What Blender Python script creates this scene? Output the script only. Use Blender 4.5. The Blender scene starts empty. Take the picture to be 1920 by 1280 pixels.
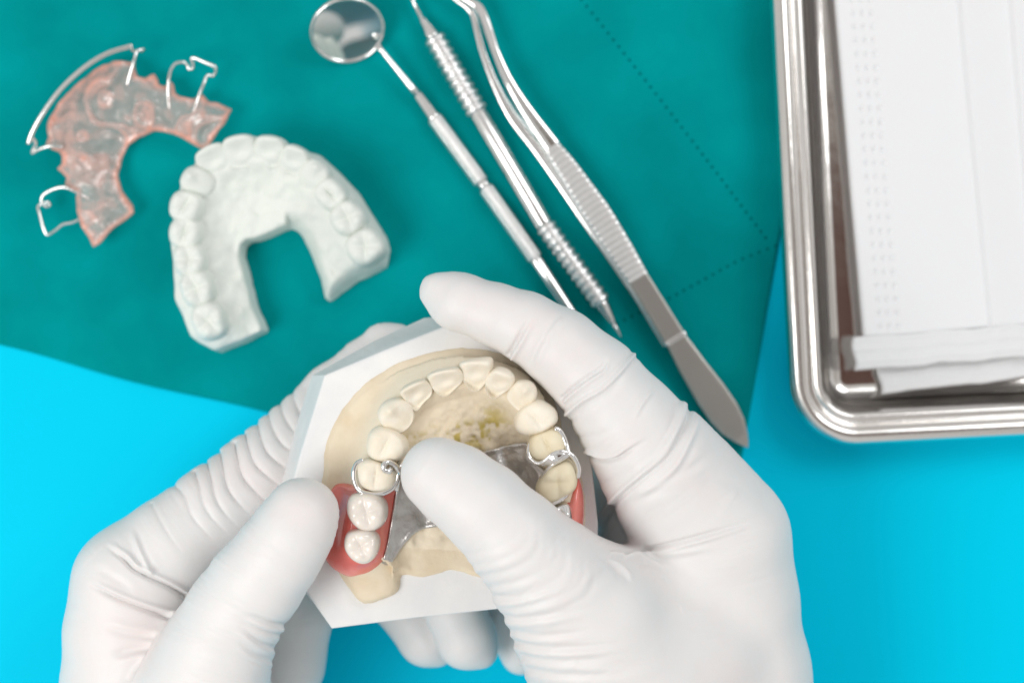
import bpy, math
import numpy as np
from mathutils import Vector

# ---------------------------------------------------------------- scale
U = 0.00016            # metres per working unit (0.16 mm)
HC = 2900.0            # camera height above the table in working units
def W(px, py, h=0.0):  # working-unit position of a point at height h
    k = (HC - h) / HC
    return np.array([(px - 960.0) * k, (640.0 - py) * k, h], float)
def R_(r, h): return r * (HC - h) / HC

# ---------------------------------------------------------------- camera, world, lights
sc = bpy.context.scene
C = sc.collection
cam_d = bpy.data.cameras.new('camera'); cam = bpy.data.objects.new('camera', cam_d); C.objects.link(cam)
cam.location = (0, 0, HC * U)
cam_d.sensor_width = 36.0
cam_d.lens = 36.0 * HC / 1920.0
cam_d.clip_start = 0.005; cam_d.clip_end = 20
cam_d.dof.use_dof = True
cam_d.dof.focus_distance = (HC - 465) * U
cam_d.dof.aperture_fstop = 7.6
sc.camera = cam
sc.view_settings.view_transform = 'Standard'
sc.view_settings.look = 'None'
sc.view_settings.gamma = 1.0
sc.view_settings.exposure = 0.0
sc.view_settings.use_curve_mapping = False

wd = bpy.data.worlds.new('World'); sc.world = wd; wd.use_nodes = True
nt = wd.node_tree; nt.nodes.clear()
wo = nt.nodes.new('ShaderNodeOutputWorld'); bg = nt.nodes.new('ShaderNodeBackground')
tc = nt.nodes.new('ShaderNodeTexCoord')
# a plain room: pale ceiling, darker walls, a brown patch where the photographer leans over the table
vn = nt.nodes.new('ShaderNodeVectorMath'); vn.operation = 'DISTANCE'
vn.inputs[1].default_value = (0.19, -0.02, 0.98)
nt.links.new(tc.outputs['Generated'], vn.inputs[0])
cr = nt.nodes.new('ShaderNodeValToRGB')
cr.color_ramp.elements[0].position = 0.12; cr.color_ramp.elements[0].color = (0.10, 0.04, 0.03, 1)
cr.color_ramp.elements[1].position = 0.25; cr.color_ramp.elements[1].color = (0.80, 0.79, 0.78, 1)
_e = cr.color_ramp.elements.new(0.16); _e.color = (0.27, 0.23, 0.19, 1)
_e = cr.color_ramp.elements.new(0.19); _e.color = (0.58, 0.56, 0.54, 1)
nt.links.new(vn.outputs['Value'], cr.inputs['Fac'])
nz = nt.nodes.new('ShaderNodeTexNoise'); nz.inputs['Scale'].default_value = 2.3
nt.links.new(tc.outputs['Generated'], nz.inputs['Vector'])
cr2 = nt.nodes.new('ShaderNodeValToRGB')
cr2.color_ramp.elements[0].position = 0.38; cr2.color_ramp.elements[0].color = (0.62, 0.60, 0.57, 1)
cr2.color_ramp.elements[1].position = 0.56; cr2.color_ramp.elements[1].color = (1, 1, 1, 1)
nt.links.new(nz.outputs['Fac'], cr2.inputs['Fac'])
mx = nt.nodes.new('ShaderNodeMixRGB'); mx.blend_type = 'MULTIPLY'; mx.inputs[0].default_value = 1
nt.links.new(cr.outputs['Color'], mx.inputs[1]); nt.links.new(cr2.outputs['Color'], mx.inputs[2])
nt.links.new(mx.outputs[0], bg.inputs['Color'])
bg.inputs['Strength'].default_value = 0.86
nt.links.new(bg.outputs[0], wo.inputs[0])

def area(name, pos, target, size, power, col=(1, 1, 1)):
    l = bpy.data.lights.new(name, 'AREA'); l.shape = 'RECTANGLE'; l.size = size[0] * U; l.size_y = size[1] * U
    l.energy = power; l.color = col
    o = bpy.data.objects.new(name, l); C.objects.link(o)
    p = Vector(pos) * U; o.location = p
    o.rotation_euler = (Vector(target) * U - p).to_track_quat('-Z', 'Y').to_euler()
    return o
area('softbox_key', (-2700, -1300, 4200), (-250, -50, 100), (2300, 2300), 3.25, (1.0, 0.99, 0.97))
area('softbox_fill', (2900, 2300, 3700), (250, -50, 100), (2200, 2200), 1.9, (0.96, 0.98, 1.0))

# ---------------------------------------------------------------- numeric helpers
def vnoise(P, scale, seed=0):
    """lattice value noise in [-1,1] at points P (n,3) or (n,2)"""
    P = np.asarray(P, float) / scale
    if P.shape[1] == 2: P = np.c_[P, np.zeros(len(P))]
    I = np.floor(P).astype(np.int64); Fq = P - I; Fq = Fq * Fq * (3 - 2 * Fq)
    def h(ix, iy, iz):
        n = (ix * 374761393 + iy * 668265263 + iz * 2147483647 + seed * 1274126177) & 0xFFFFFFFF
        n = ((n ^ (n >> 13)) * 1274126177) & 0xFFFFFFFF
        n = (n ^ (n >> 16)) & 0xFFFF
        return n / 32767.5 - 1.0
    r = 0
    for a in (0, 1):
        for b in (0, 1):
            for c in (0, 1):
                w = (Fq[:, 0] if a else 1 - Fq[:, 0]) * (Fq[:, 1] if b else 1 - Fq[:, 1]) * (Fq[:, 2] if c else 1 - Fq[:, 2])
                r = r + w * h(I[:, 0] + a, I[:, 1] + b, I[:, 2] + c)
    return r
def fbm(P, scale, oct=3, seed=0):
    r = 0; a = 1.0; t = 0
    for i in range(oct):
        r = r + a * vnoise(P, scale / 2 ** i, seed + i * 17); t += a; a *= 0.5
    return r / t

def catmull(pts, n=8, closed=False):
    pts = np.asarray(pts, float); out = []
    m = len(pts)
    rng = range(m if closed else m - 1)
    for i in rng:
        if closed:
            p0, p1, p2, p3 = pts[(i - 1) % m], pts[i], pts[(i + 1) % m], pts[(i + 2) % m]
        else:
            p1, p2 = pts[i], pts[i + 1]
            p0 = pts[i - 1] if i > 0 else 2 * p1 - p2
            p3 = pts[i + 2] if i + 2 < m else 2 * p2 - p1
        for k in range(n):
            t = k / n
            out.append(0.5 * (2 * p1 + (p2 - p0) * t + (2 * p0 - 5 * p1 + 4 * p2 - p3) * t * t + (3 * p1 - p0 - 3 * p2 + p3) * t ** 3))
    if not closed: out.append(pts[-1])
    return np.array(out)

def resample(pts, step):
    pts = np.asarray(pts, float)
    d = np.r_[0, np.cumsum(np.linalg.norm(np.diff(pts, axis=0), axis=1))]
    n = max(2, int(round(d[-1] / step)) + 1)
    s = np.linspace(0, d[-1], n)
    return np.stack([np.interp(s, d, pts[:, k]) for k in range(pts.shape[1])], 1), s

def seg_dist(X, Y, a, b):
    ax, ay = a; bx, by = b; dx, dy = bx - ax, by - ay
    L = dx * dx + dy * dy + 1e-9
    t = np.clip(((X - ax) * dx + (Y - ay) * dy) / L, 0, 1)
    return np.hypot(X - ax - t * dx, Y - ay - t * dy), t
def line_dist(X, Y, pts):
    d = np.full(X.shape, 1e9)
    for i in range(len(pts) - 1): d = np.minimum(d, seg_dist(X, Y, pts[i][:2], pts[i + 1][:2])[0])
    return d
def poly_sd(X, Y, pts):
    """signed distance to a closed 2-D polygon, negative inside"""
    pts = np.asarray(pts)[:, :2]; d = np.full(X.shape, 1e9); ins = np.zeros(X.shape, bool)
    n = len(pts)
    for i in range(n):
        a, b = pts[i], pts[(i + 1) % n]
        d = np.minimum(d, seg_dist(X, Y, a, b)[0])
        if a[1] != b[1]:
            c = ((a[1] > Y) != (b[1] > Y)) & (X < (b[0] - a[0]) * (Y - a[1]) / (b[1] - a[1]) + a[0])
            ins ^= c
    return np.where(ins, -d, d)

def smin(a, b, k):
    h = np.clip(0.5 + 0.5 * (b - a) / k, 0, 1)
    return b + (a - b) * h - k * h * (1 - h)
def smax(a, b, k): return -smin(-a, -b, k)

def round_cone(X, Y, Z, a, b, r1, r2):
    a = np.asarray(a, float); b = np.asarray(b, float); ba = b - a
    l2 = float(ba @ ba) + 1e-9; rr = r1 - r2; a2 = max(l2 - rr * rr, 1e-6); il2 = 1 / l2
    px, py, pz = X - a[0], Y - a[1], Z - a[2]
    y = px * ba[0] + py * ba[1] + pz * ba[2]; z = y - l2
    qx, qy, qz = px * l2 - ba[0] * y, py * l2 - ba[1] * y, pz * l2 - ba[2] * y
    x2 = qx * qx + qy * qy + qz * qz
    y2 = y * y * l2; z2 = z * z * l2
    k = np.sign(rr) * rr * rr * x2
    c1 = np.sqrt(x2 + z2) * il2 - r2
    c2 = np.sqrt(x2 + y2) * il2 - r1
    c3 = (np.sqrt(x2 * a2 * il2) + y * rr) * il2 - r1
    return np.where(np.sign(z) * a2 * z2 > k, c1, np.where(np.sign(y) * a2 * y2 < k, c2, c3))

def surface_nets(F, org, vs):
    """F (nx,ny,nz), negative inside -> verts, quads"""
    nx, ny, nz_ = F.shape
    S = F < 0
    cs = np.zeros((nx - 1, ny - 1, nz_ - 1), np.int8)
    for a in (0, 1):
        for b in (0, 1):
            for c in (0, 1): cs += S[a:nx - 1 + a, b:ny - 1 + b, c:nz_ - 1 + c]
    act = (cs > 0) & (cs < 8)
    idx = np.full(act.shape, -1, np.int64); cells = np.argwhere(act); idx[act] = np.arange(len(cells))
    acc = np.zeros((len(cells), 3)); cnt = np.zeros(len(cells))
    corner = [(a, b, c) for a in (0, 1) for b in (0, 1) for c in (0, 1)]
    for i, p in enumerate(corner):
        for q in corner[i + 1:]:
            if sum(abs(p[k] - q[k]) for k in range(3)) != 1: continue
            fp = F[cells[:, 0] + p[0], cells[:, 1] + p[1], cells[:, 2] + p[2]]
            fq = F[cells[:, 0] + q[0], cells[:, 1] + q[1], cells[:, 2] + q[2]]
            m = (fp < 0) != (fq < 0)
            t = np.where(m, fp / np.where(m, fp - fq, 1), 0)
            for k in range(3): acc[:, k] += np.where(m, p[k] + t * (q[k] - p[k]), 0)
            cnt += m
    V = (cells + acc / cnt[:, None]) * vs + np.asarray(org)
    quads = []
    e = np.argwhere(S[:-1, 1:-1, 1:-1] != S[1:, 1:-1, 1:-1]) + (0, 1, 1)
    f = S[e[:, 0], e[:, 1], e[:, 2]]
    q = np.stack([idx[e[:, 0], e[:, 1] - 1, e[:, 2] - 1], idx[e[:, 0], e[:, 1], e[:, 2] - 1], idx[e[:, 0], e[:, 1], e[:, 2]], idx[e[:, 0], e[:, 1] - 1, e[:, 2]]], 1)
    q[~f] = q[~f][:, ::-1]; quads.append(q)
    e = np.argwhere(S[1:-1, :-1, 1:-1] != S[1:-1, 1:, 1:-1]) + (1, 0, 1)
    f = S[e[:, 0], e[:, 1], e[:, 2]]
    q = np.stack([idx[e[:, 0] - 1, e[:, 1], e[:, 2] - 1], idx[e[:, 0] - 1, e[:, 1], e[:, 2]], idx[e[:, 0], e[:, 1], e[:, 2]], idx[e[:, 0], e[:, 1], e[:, 2] - 1]], 1)
    q[~f] = q[~f][:, ::-1]; quads.append(q)
    e = np.argwhere(S[1:-1, 1:-1, :-1] != S[1:-1, 1:-1, 1:]) + (1, 1, 0)
    f = S[e[:, 0], e[:, 1], e[:, 2]]
    q = np.stack([idx[e[:, 0] - 1, e[:, 1] - 1, e[:, 2]], idx[e[:, 0], e[:, 1] - 1, e[:, 2]], idx[e[:, 0], e[:, 1], e[:, 2]], idx[e[:, 0] - 1, e[:, 1], e[:, 2]]], 1)
    q[~f] = q[~f][:, ::-1]; quads.append(q)
    Q = np.concatenate(quads); Q = Q[(Q >= 0).all(1)]
    return V, Q

def grid3(lo, hi, vs):
    ax = [np.arange(lo[k], hi[k] + vs, vs, dtype=np.float32) for k in range(3)]
    return ax

def smooth_quads(V, Q, it=2, lam=0.5):
    for _ in range(it):
        acc = np.zeros_like(V); n = np.zeros(len(V))
        for i in range(4):
            for j in ((i + 1) % 4, (i - 1) % 4):
                np.add.at(acc, Q[:, i], V[Q[:, j]]); np.add.at(n, Q[:, i], 1)
        V = V + lam * (acc / np.maximum(n, 1)[:, None] - V)
    return V

def normals_of(V, Q):
    n = np.cross(V[Q[:, 2]] - V[Q[:, 0]], V[Q[:, 3]] - V[Q[:, 1]])
    N = np.zeros_like(V)
    for i in range(4): np.add.at(N, Q[:, i], n)
    return N / np.maximum(np.linalg.norm(N, axis=1), 1e-12)[:, None]

def subdivide(V, Q):
    """one Catmull-Clark step for closed quad meshes"""
    nV = len(V)
    fc = V[Q].mean(1)
    E = np.concatenate([np.stack([Q[:, i], Q[:, (i + 1) % 4]], 1) for i in range(4)])
    Es = np.sort(E, 1); u, inv = np.unique(Es[:, 0] * np.int64(nV) + Es[:, 1], return_inverse=True)
    inv = inv.reshape(-1)
    ue = np.stack([u // nV, u % nV], 1); nE = len(ue)
    ef = np.zeros((nE, 3)); ec = np.zeros(nE)
    fidx = np.tile(np.arange(len(Q)), 4)
    np.add.at(ef, inv, fc[fidx]); np.add.at(ec, inv, 1)
    mid = V[ue].mean(1)
    ep = (mid + ef / ec[:, None]) / 2
    val = np.zeros(nV); fa = np.zeros((nV, 3)); ma = np.zeros((nV, 3)); ne = np.zeros(nV)
    for i in range(4): np.add.at(fa, Q[:, i], fc); np.add.at(val, Q[:, i], 1)
    for i in range(2): np.add.at(ma, ue[:, i], mid); np.add.at(ne, ue[:, i], 1)
    n = np.maximum(ne, 1)[:, None]
    nv = (fa / np.maximum(val, 1)[:, None] + 2 * ma / n + (n - 3) * V) / n
    V2 = np.concatenate([nv, ep, fc])
    m = len(Q); ei = [nV + inv[i * m:(i + 1) * m] for i in range(4)]; fi = nV + nE + np.arange(m)
    Q2 = np.concatenate([np.stack([Q[:, i], ei[i], fi, ei[(i - 1) % 4]], 1) for i in range(4)])
    return V2, Q2

# ---------------------------------------------------------------- scene graph helpers
def thing(name, label, cat, loc=(0, 0, 0), group=None, kind=None):
    o = bpy.data.objects.new(name, None); C.objects.link(o)
    o.empty_display_size = 0.01
    o.location = Vector(loc) * U; o['label'] = label; o['category'] = cat
    if group: o['group'] = group
    return o
def wloc(o):
    v = Vector((0, 0, 0))
    while o is not None: v += Vector(o.location); o = o.parent
    return v
def obj(name, V, Fc, mat, parent=None, loc=None, smooth=True, label=None):
    me = bpy.data.meshes.new(name)
    base = wloc(parent) if parent else Vector((0, 0, 0))
    origin = base if loc is None else Vector(loc) * U
    Vw = np.asarray(V, float) * U - np.array(origin)
    if isinstance(Fc, np.ndarray):
        k = Fc.shape[1]
        me.vertices.add(len(Vw)); me.vertices.foreach_set('co', Vw.astype(np.float32).ravel())
        me.loops.add(Fc.size); me.loops.foreach_set('vertex_index', Fc.astype(np.int32).ravel())
        me.polygons.add(len(Fc)); me.polygons.foreach_set('loop_start', np.arange(0, Fc.size, k, dtype=np.int32))
        me.update(calc_edges=True)
    else:
        me.from_pydata([tuple(v) for v in Vw], [], Fc)
    if smooth: me.polygons.foreach_set('use_smooth', np.ones(len(me.polygons), bool))
    me.validate(); me.update()
    o = bpy.data.objects.new(name, me); C.objects.link(o)
    if mat: me.materials.append(mat)
    o.location = origin - base
    if parent: o.parent = parent
    if label: o['label'] = label
    return o
def tag(o, label, cat, group=None):
    o['label'] = label; o['category'] = cat
    if group: o['group'] = group
    return o

def mat(name, col, rough=0.5, metal=0.0, bump=(), vary=None, sss=0.0, sss_rad=(1, .5, .4), sss_scale=8.0, coat=0.0, trans=0.0, ior=1.45, spec=0.5, aniso=0.0):
    """bump: list of (wavelength in units, strength 0..1, distance in units); vary: (colour2, wavelength, lo, hi)"""
    m = bpy.data.materials.new(name); m.use_nodes = True; t = m.node_tree; b = t.nodes['Principled BSDF']
    b.inputs['Base Color'].default_value = (*col, 1); b.inputs['Roughness'].default_value = rough
    b.inputs['Metallic'].default_value = metal; b.inputs['IOR'].default_value = ior
    b.inputs['Specular IOR Level'].default_value = spec
    if sss: 
        b.inputs['Subsurface Weight'].default_value = sss; b.inputs['Subsurface Radius'].default_value = sss_rad
        b.inputs['Subsurface Scale'].default_value = sss_scale * U
    if coat: b.inputs['Coat Weight'].default_value = coat; b.inputs['Coat Roughness'].default_value = 0.08
    if trans: b.inputs['Transmission Weight'].default_value = trans
    if aniso: b.inputs['Anisotropic'].default_value = aniso
    tcn = t.nodes.new('ShaderNodeTexCoord')
    def noise(wl, det=3):
        n = t.nodes.new('ShaderNodeTexNoise'); n.inputs['Scale'].default_value = 1 / (wl * U); n.inputs['Detail'].default_value = det
        t.links.new(tcn.outputs['Object'], n.inputs['Vector']); return n
    if vary:
        c2, wl, lo, hi = vary; n = noise(wl, 4); r = t.nodes.new('ShaderNodeValToRGB')
        r.color_ramp.elements[0].position = lo; r.color_ramp.elements[0].color = (*col, 1)
        r.color_ramp.elements[1].position = hi; r.color_ramp.elements[1].color = (*c2, 1)
        t.links.new(n.outputs['Fac'], r.inputs['Fac']); t.links.new(r.outputs['Color'], b.inputs['Base Color'])
    prev = None
    for wl, st, dist in bump:
        n = noise(wl); bp = t.nodes.new('ShaderNodeBump'); bp.inputs['Strength'].default_value = st; bp.inputs['Distance'].default_value = dist * U
        t.links.new(n.outputs['Fac'], bp.inputs['Height'])
        if prev: t.links.new(prev.outputs['Normal'], bp.inputs['Normal'])
        prev = bp
    if prev: t.links.new(prev.outputs['Normal'], b.inputs['Normal'])
    return m

def sweep(P, a, b=None, n=16, expo=2.0, up=(0, 0, 1), cap=True, fn=None):
    """tube along P (m,3); a sideways half-width, b vertical half-thickness (scalars or arrays)"""
    P = np.asarray(P, float); m = len(P); a = np.broadcast_to(np.asarray(a, float), (m,)); b = a if b is None else np.broadcast_to(np.asarray(b, float), (m,))
    T = np.gradient(P, axis=0); T /= np.linalg.norm(T, axis=1)[:, None] + 1e-12
    upv = np.asarray(up, float)
    S = np.cross(T, upv); nn = np.linalg.norm(S, axis=1)
    for i in range(m):
        if nn[i] < 0.08: S[i] = S[i - 1] * nn[i - 1] if i else np.array([1., 0, 0]); nn[i] = np.linalg.norm(S[i])
    S /= np.linalg.norm(S, axis=1)[:, None]
    Nn = np.cross(S, T)
    th = np.linspace(0, 2 * math.pi, n, endpoint=False)
    c, s = np.cos(th), np.sin(th)
    cx = np.sign(c) * np.abs(c) ** (2 / expo); sy = np.sign(s) * np.abs(s) ** (2 / expo)
    V = []
    for i in range(m):
        k = np.ones(n) if fn is None else fn(i, th)
        V.append(P[i] + (a[i] * cx * k)[:, None] * S[i] + (b[i] * sy * k)[:, None] * Nn[i])
    V = np.concatenate(V); F = []
    for i in range(m - 1):
        for j in range(n):
            j2 = (j + 1) % n
            F.append((i * n + j, i * n + j2, (i + 1) * n + j2, (i + 1) * n + j))
    if cap:
        V = np.concatenate([V, [P[0]], [P[-1]]]); c0, c1 = len(V) - 2, len(V) - 1
        for j in range(n):
            j2 = (j + 1) % n
            F.append((c0, j2, j)); F.append((c1, (m - 1) * n + j, (m - 1) * n + j2))
    return V, F

def wpath(pts): return np.array([W(*p) for p in pts])
def wire(name, pts, r, m, parent, n=10, step=3.0, flat=1.0, sub=8):
    P, s = resample(catmull(wpath(pts), sub), step)
    rr = r * np.clip(np.minimum(s, s[-1] - s) / (r * 0.8) + 0.55, 0, 1)
    V, F = sweep(P, rr, rr * flat, n)
    return obj(name, V, F, m, parent)

# ---------------------------------------------------------------- materials
M_table = mat('cyan_laminate', (0.0, 0.61, 0.85), 0.5, spec=0.03, bump=[(40, .05, 2)])
M_glove = mat('white_latex', (0.755, 0.738, 0.731), 0.46, sss=0.2, sss_rad=(1.0, 0.5, 0.42), sss_scale=7, spec=0.35,
              bump=[(3.0, 0.12, 1.0), (20, 0.14, 2.5)], vary=((0.765, 0.69, 0.675), 200, 0.50, 0.78))
M_plaster = mat('white_plaster', (0.76, 0.76, 0.765), 0.62, spec=0.3, bump=[(5, .3, 1.2), (34, .4, 2.5)], vary=((0.80, 0.795, 0.785), 50, .4, .65))
M_stone = mat('cream_dental_stone', (0.71, 0.595, 0.43), 0.5, spec=0.35, sss=0.08, sss_scale=4, bump=[(5, .3, 1.4), (22, .35, 2.5)], vary=((0.76, 0.66, 0.50), 45, 0.38, 0.62))
M_stonetooth = mat('pale_stone_tooth', (0.83, 0.75, 0.61), 0.55, spec=0.3, sss=0.12, sss_scale=5, bump=[(9, .35, 1.8), (4, .25, 1)], vary=((0.86, 0.80, 0.69), 30, 0.35, 0.65))
M_stonetooth2 = mat('yellow_stone_tooth', (0.78, 0.68, 0.48), 0.5, spec=0.35, bump=[(8, .15, 1.2)], vary=((0.80, 0.72, 0.54), 25, 0.35, 0.65))
M_mold = mat('model_plaster', (0.76, 0.785, 0.745), 0.6, spec=0.3, bump=[(7, .3, 2.2), (26, .4, 4)], vary=((0.78, 0.81, 0.76), 60, 0.35, 0.65))
M_pink = mat('pink_acrylic', (0.74, 0.15, 0.12), 0.14, coat=0.6, sss=0.3, sss_rad=(1, .3, .25), sss_scale=14, bump=[(26, .1, 2)], vary=((0.80, 0.24, 0.20), 60, 0.4, 0.65))
M_dtooth = mat('denture_tooth_resin', (0.82, 0.755, 0.69), 0.2, coat=0.7, sss=0.35, sss_rad=(1, .8, .6), sss_scale=9)
M_chrome = mat('polished_chrome', (0.83, 0.82, 0.81), 0.07, 1.0, bump=[(14, .08, 2)])
M_blast = mat('blasted_cobalt_alloy', (0.56, 0.54, 0.52), 0.30, 1.0, bump=[(7, .3, 2.2), (4.0, .4, 1.4)])
M_steel = mat('instrument_steel', (0.80, 0.79, 0.78), 0.17, 1.0, bump=[(9, .08, 1)])
M_grip = mat('knurled_steel', (0.86, 0.85, 0.84), 0.33, 1.0, bump=[(5, .5, 1.6)])
M_satin = mat('satin_steel', (0.50, 0.48, 0.45), 0.33, 1.0, bump=[(3, .1, .6)])
M_wire = mat('orthodontic_wire', (0.86, 0.85, 0.83), 0.16, 1.0)
M_tray = mat('tray_steel', (0.82, 0.79, 0.76), 0.15, 1.0, bump=[(70, .12, 6)])
M_mirror = mat('mirror_glass', (0.84, 0.86, 0.84), 0.03, 1.0)
M_mask = mat('nonwoven_white', (0.79, 0.795, 0.81), 0.7, spec=0.2, sss=0.1, sss_scale=5, bump=[(5, .15, .8), (18, .2, 2)])
M_band = mat('mask_binding', (0.75, 0.755, 0.765), 0.75, spec=0.2, bump=[(5, .25, 1), (22, .3, 3)])

# green drape: woven cloth with two rows of needle holes
def drape_mat():
    m = bpy.data.materials.new('green_drape'); m.use_nodes = True; t = m.node_tree; b = t.nodes['Principled BSDF']
    b.inputs['Roughness'].default_value = 0.9; b.inputs['Specular IOR Level'].default_value = 0.02
    tcn = t.nodes.new('ShaderNodeTexCoord')
    def mth(op, a, bb=None):
        n = t.nodes.new('ShaderNodeMath'); n.operation = op
        for i, v in enumerate((a, bb)):
            if v is None: continue
            if isinstance(v, (int, float)): n.inputs[i].default_value = v
            else: t.links.new(v, n.inputs[i])
        return n.outputs[0]
    sep = t.nodes.new('ShaderNodeSeparateXYZ'); t.links.new(tcn.outputs['Object'], sep.inputs[0])
    X = mth('DIVIDE', sep.outputs[0], U); Y = mth('DIVIDE', sep.outputs[1], U)
    mask = None
    for (x0, y0, x1, y1) in ((1085, -6, 1215, 158), (1215, 158, 1312, 284), (1312, 284, 1440, 452), (1462, 458, 1385, 488), (1385, 488, 1262, 556), (1262, 556, 1150, 610)):
        a = W(x0, y0, 8); c = W(x1, y1, 8); d = c - a; L = float(np.hypot(d[0], d[1])); ux, uy = d[0] / L, d[1] / L
        dx = mth('SUBTRACT', X, float(a[0])); dy = mth('SUBTRACT', Y, float(a[1]))
        u = mth('ADD', mth('MULTIPLY', dx, ux), mth('MULTIPLY', dy, uy))
        v = mth('SUBTRACT', mth('MULTIPLY', dy, ux), mth('MULTIPLY', dx, uy))
        n_ = max(1, round(L / 15.5)); per = L / n_
        fu = mth('MULTIPLY', mth('SUBTRACT', mth('FRACT', mth('DIVIDE', u, per)), 0.5), per)
        d2 = mth('SQRT', mth('ADD', mth('MULTIPLY', fu, fu), mth('MULTIPLY', v, v)))
        dot = mth('SUBTRACT', 1.0, mth('MINIMUM', mth('MAXIMUM', mth('DIVIDE', mth('SUBTRACT', d2, 1.8), 1.6), 0.0), 1.0))
        inr = mth('MULTIPLY', mth('GREATER_THAN', u, 0.0), mth('LESS_THAN', u, L))
        dm = mth('MULTIPLY', dot, inr)
        mask = dm if mask is None else mth('MAXIMUM', mask, dm)
    nzn = t.nodes.new('ShaderNodeTexNoise'); nzn.inputs['Scale'].default_value = 1 / (230 * U); nzn.inputs['Detail'].default_value = 4
    t.links.new(tcn.outputs['Object'], nzn.inputs['Vector'])
    r = t.nodes.new('ShaderNodeValToRGB'); r.color_ramp.elements[0].position = .3; r.color_ramp.elements[1].position = .7
    r.color_ramp.elements[0].color = (0.0, 0.225, 0.232, 1); r.color_ramp.elements[1].color = (0.0, 0.318, 0.334, 1)
    t.links.new(nzn.outputs['Fac'], r.inputs['Fac'])
    mxn = t.nodes.new('ShaderNodeMixRGB'); mxn.inputs[2].default_value = (0.0, 0.09, 0.10, 1)
    t.links.new(mask, mxn.inputs[0]); t.links.new(r.outputs['Color'], mxn.inputs[1]); t.links.new(mxn.outputs[0], b.inputs['Base Color'])
    # weave
    wx = mth('SINE', mth('MULTIPLY', X, 2.0)); wy = mth('SINE', mth('MULTIPLY', Y, 2.0))
    wv = mth('MULTIPLY', mth('ADD', wx, wy), 0.25)
    n2 = t.nodes.new('ShaderNodeTexNoise'); n2.inputs['Scale'].default_value = 1 / (5 * U); n2.inputs['Detail'].default_value = 4
    t.links.new(tcn.outputs['Object'], n2.inputs['Vector'])
    hh = mth('ADD', mth('ADD', wv, mth('MULTIPLY', n2.outputs['Fac'], 1.2)), mth('MULTIPLY', mask, -2.5))
    bp = t.nodes.new('ShaderNodeBump'); bp.inputs['Strength'].default_value = .35; bp.inputs['Distance'].default_value = 1.0 * U
    t.links.new(hh, bp.inputs['Height']); t.links.new(bp.outputs['Normal'], b.inputs['Normal'])
    return m
M_drape = drape_mat()

# ================================================================= SETTING
def grid_sheet(x0, x1, y0, y1, nx, ny, zf):
    xs = np.linspace(x0, x1, nx); ys = np.linspace(y0, y1, ny)
    X, Y = np.meshgrid(xs, ys, indexing='ij'); Z = zf(X, Y)
    V = np.stack([X.ravel(), Y.ravel(), Z.ravel()], 1)
    I = np.arange(nx * ny).reshape(nx, ny)
    Q = np.stack([I[:-1, :-1].ravel(), I[1:, :-1].ravel(), I[1:, 1:].ravel(), I[:-1, 1:].ravel()], 1)
    return V, Q
V, Q = grid_sheet(-7000, 7000, -6000, 6000, 2, 2, lambda x, y: x * 0)
o = obj('tabletop', V, Q, M_table); o['kind'] = 'structure'

# drape: parallelogram (p,q) -> sheet with a turned, soft edge
DA = W(1372, 972, 4)[:2]          # lower right corner of the cloth
ex = W(-1300, 352, 4)[:2] - DA; Lx = np.linalg.norm(ex); ex /= Lx
ey = W(1560, -120, 4)[:2] - DA; ey /= np.linalg.norm(ey)
def drapeZ(X, Y):
    P = np.stack([X.ravel(), Y.ravel()], 1)
    return (7.0 + 7.0 * fbm(P, 330, 2, 5) + 1.0 * vnoise(P, 90, 9)).reshape(X.shape)
a_ = np.concatenate([[0, .3, 1, 2.5, 5, 9], np.linspace(16, 2900, 260)])
b_ = np.concatenate([[0, .3, 1, 2.5, 5, 9], np.linspace(16, 2300, 220)])
A, B = np.meshgrid(a_, b_, indexing='ij')
wob = 5 * np.sin(A / 190.0) + 3 * np.sin(A / 71.0 + 1)
X = DA[0] + A * ex[0] + (B + wob * np.exp(-B / 150)) * ey[0]; Y = DA[1] + A * ex[1] + (B + wob * np.exp(-B / 150)) * ey[1]
edge = np.clip(np.minimum(A, B) / 6.0, 0, 1)
Z = 0.3 + (drapeZ(X, Y)) * np.sqrt(1 - (1 - edge) ** 2)
V = np.stack([X.ravel(), Y.ravel(), Z.ravel()], 1); I = np.arange(A.size).reshape(A.shape)
Q = np.stack([I[:-1, :-1].ravel(), I[:-1, 1:].ravel(), I[1:, 1:].ravel(), I[1:, :-1].ravel()], 1)
o = obj('surgical_drape', V, Q, M_drape); tag(o, 'green woven surgical drape spread over the cyan tabletop', 'cloth')

# ================================================================= TRAY with masks
def rrect(cx, cy, hw, hh, r, rot, nc=24):
    out = []
    for (sx, sy, a0) in ((1, 1, 0), (-1, 1, 90), (-1, -1, 180), (1, -1, 270)):
        for k in range(nc + 1):
            a = math.radians(a0 + 90 * k / nc)
            out.append((sx * (hw - r) + r * math.cos(a), sy * (hh - r) + r * math.sin(a)))
    out = np.array(out); c, s = math.cos(rot), math.sin(rot)
    return np.c_[cx + out[:, 0] * c - out[:, 1] * s, cy + out[:, 0] * s + out[:, 1] * c]
rot = math.radians(2.9)
hw, hh = 520, 720
c_, s_ = math.cos(rot), math.sin(rot)
corner = W(1489, 838, 80)      # where the two straight outer edges would meet
tcx = corner[0] + hw * c_ - hh * s_; tcy = corner[1] + hw * s_ + hh * c_
prof = [(92, 1.5), (70, 6), (52, 30), (36, 58), (24, 66), (12, 60), (3, 60), (-2, 68), (-2, 80), (4, 91), (13, 95), (23, 94), (31, 88), (36, 82), (40, 80), (44, 82), (49, 83.5), (54, 81), (59, 72), (64, 52), (69, 36), (75, 25), (83, 16), (93, 10), (104, 7.5), (108, 7.3), (116, 7.3), (170, 7.3), (300, 7.3)]
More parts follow.
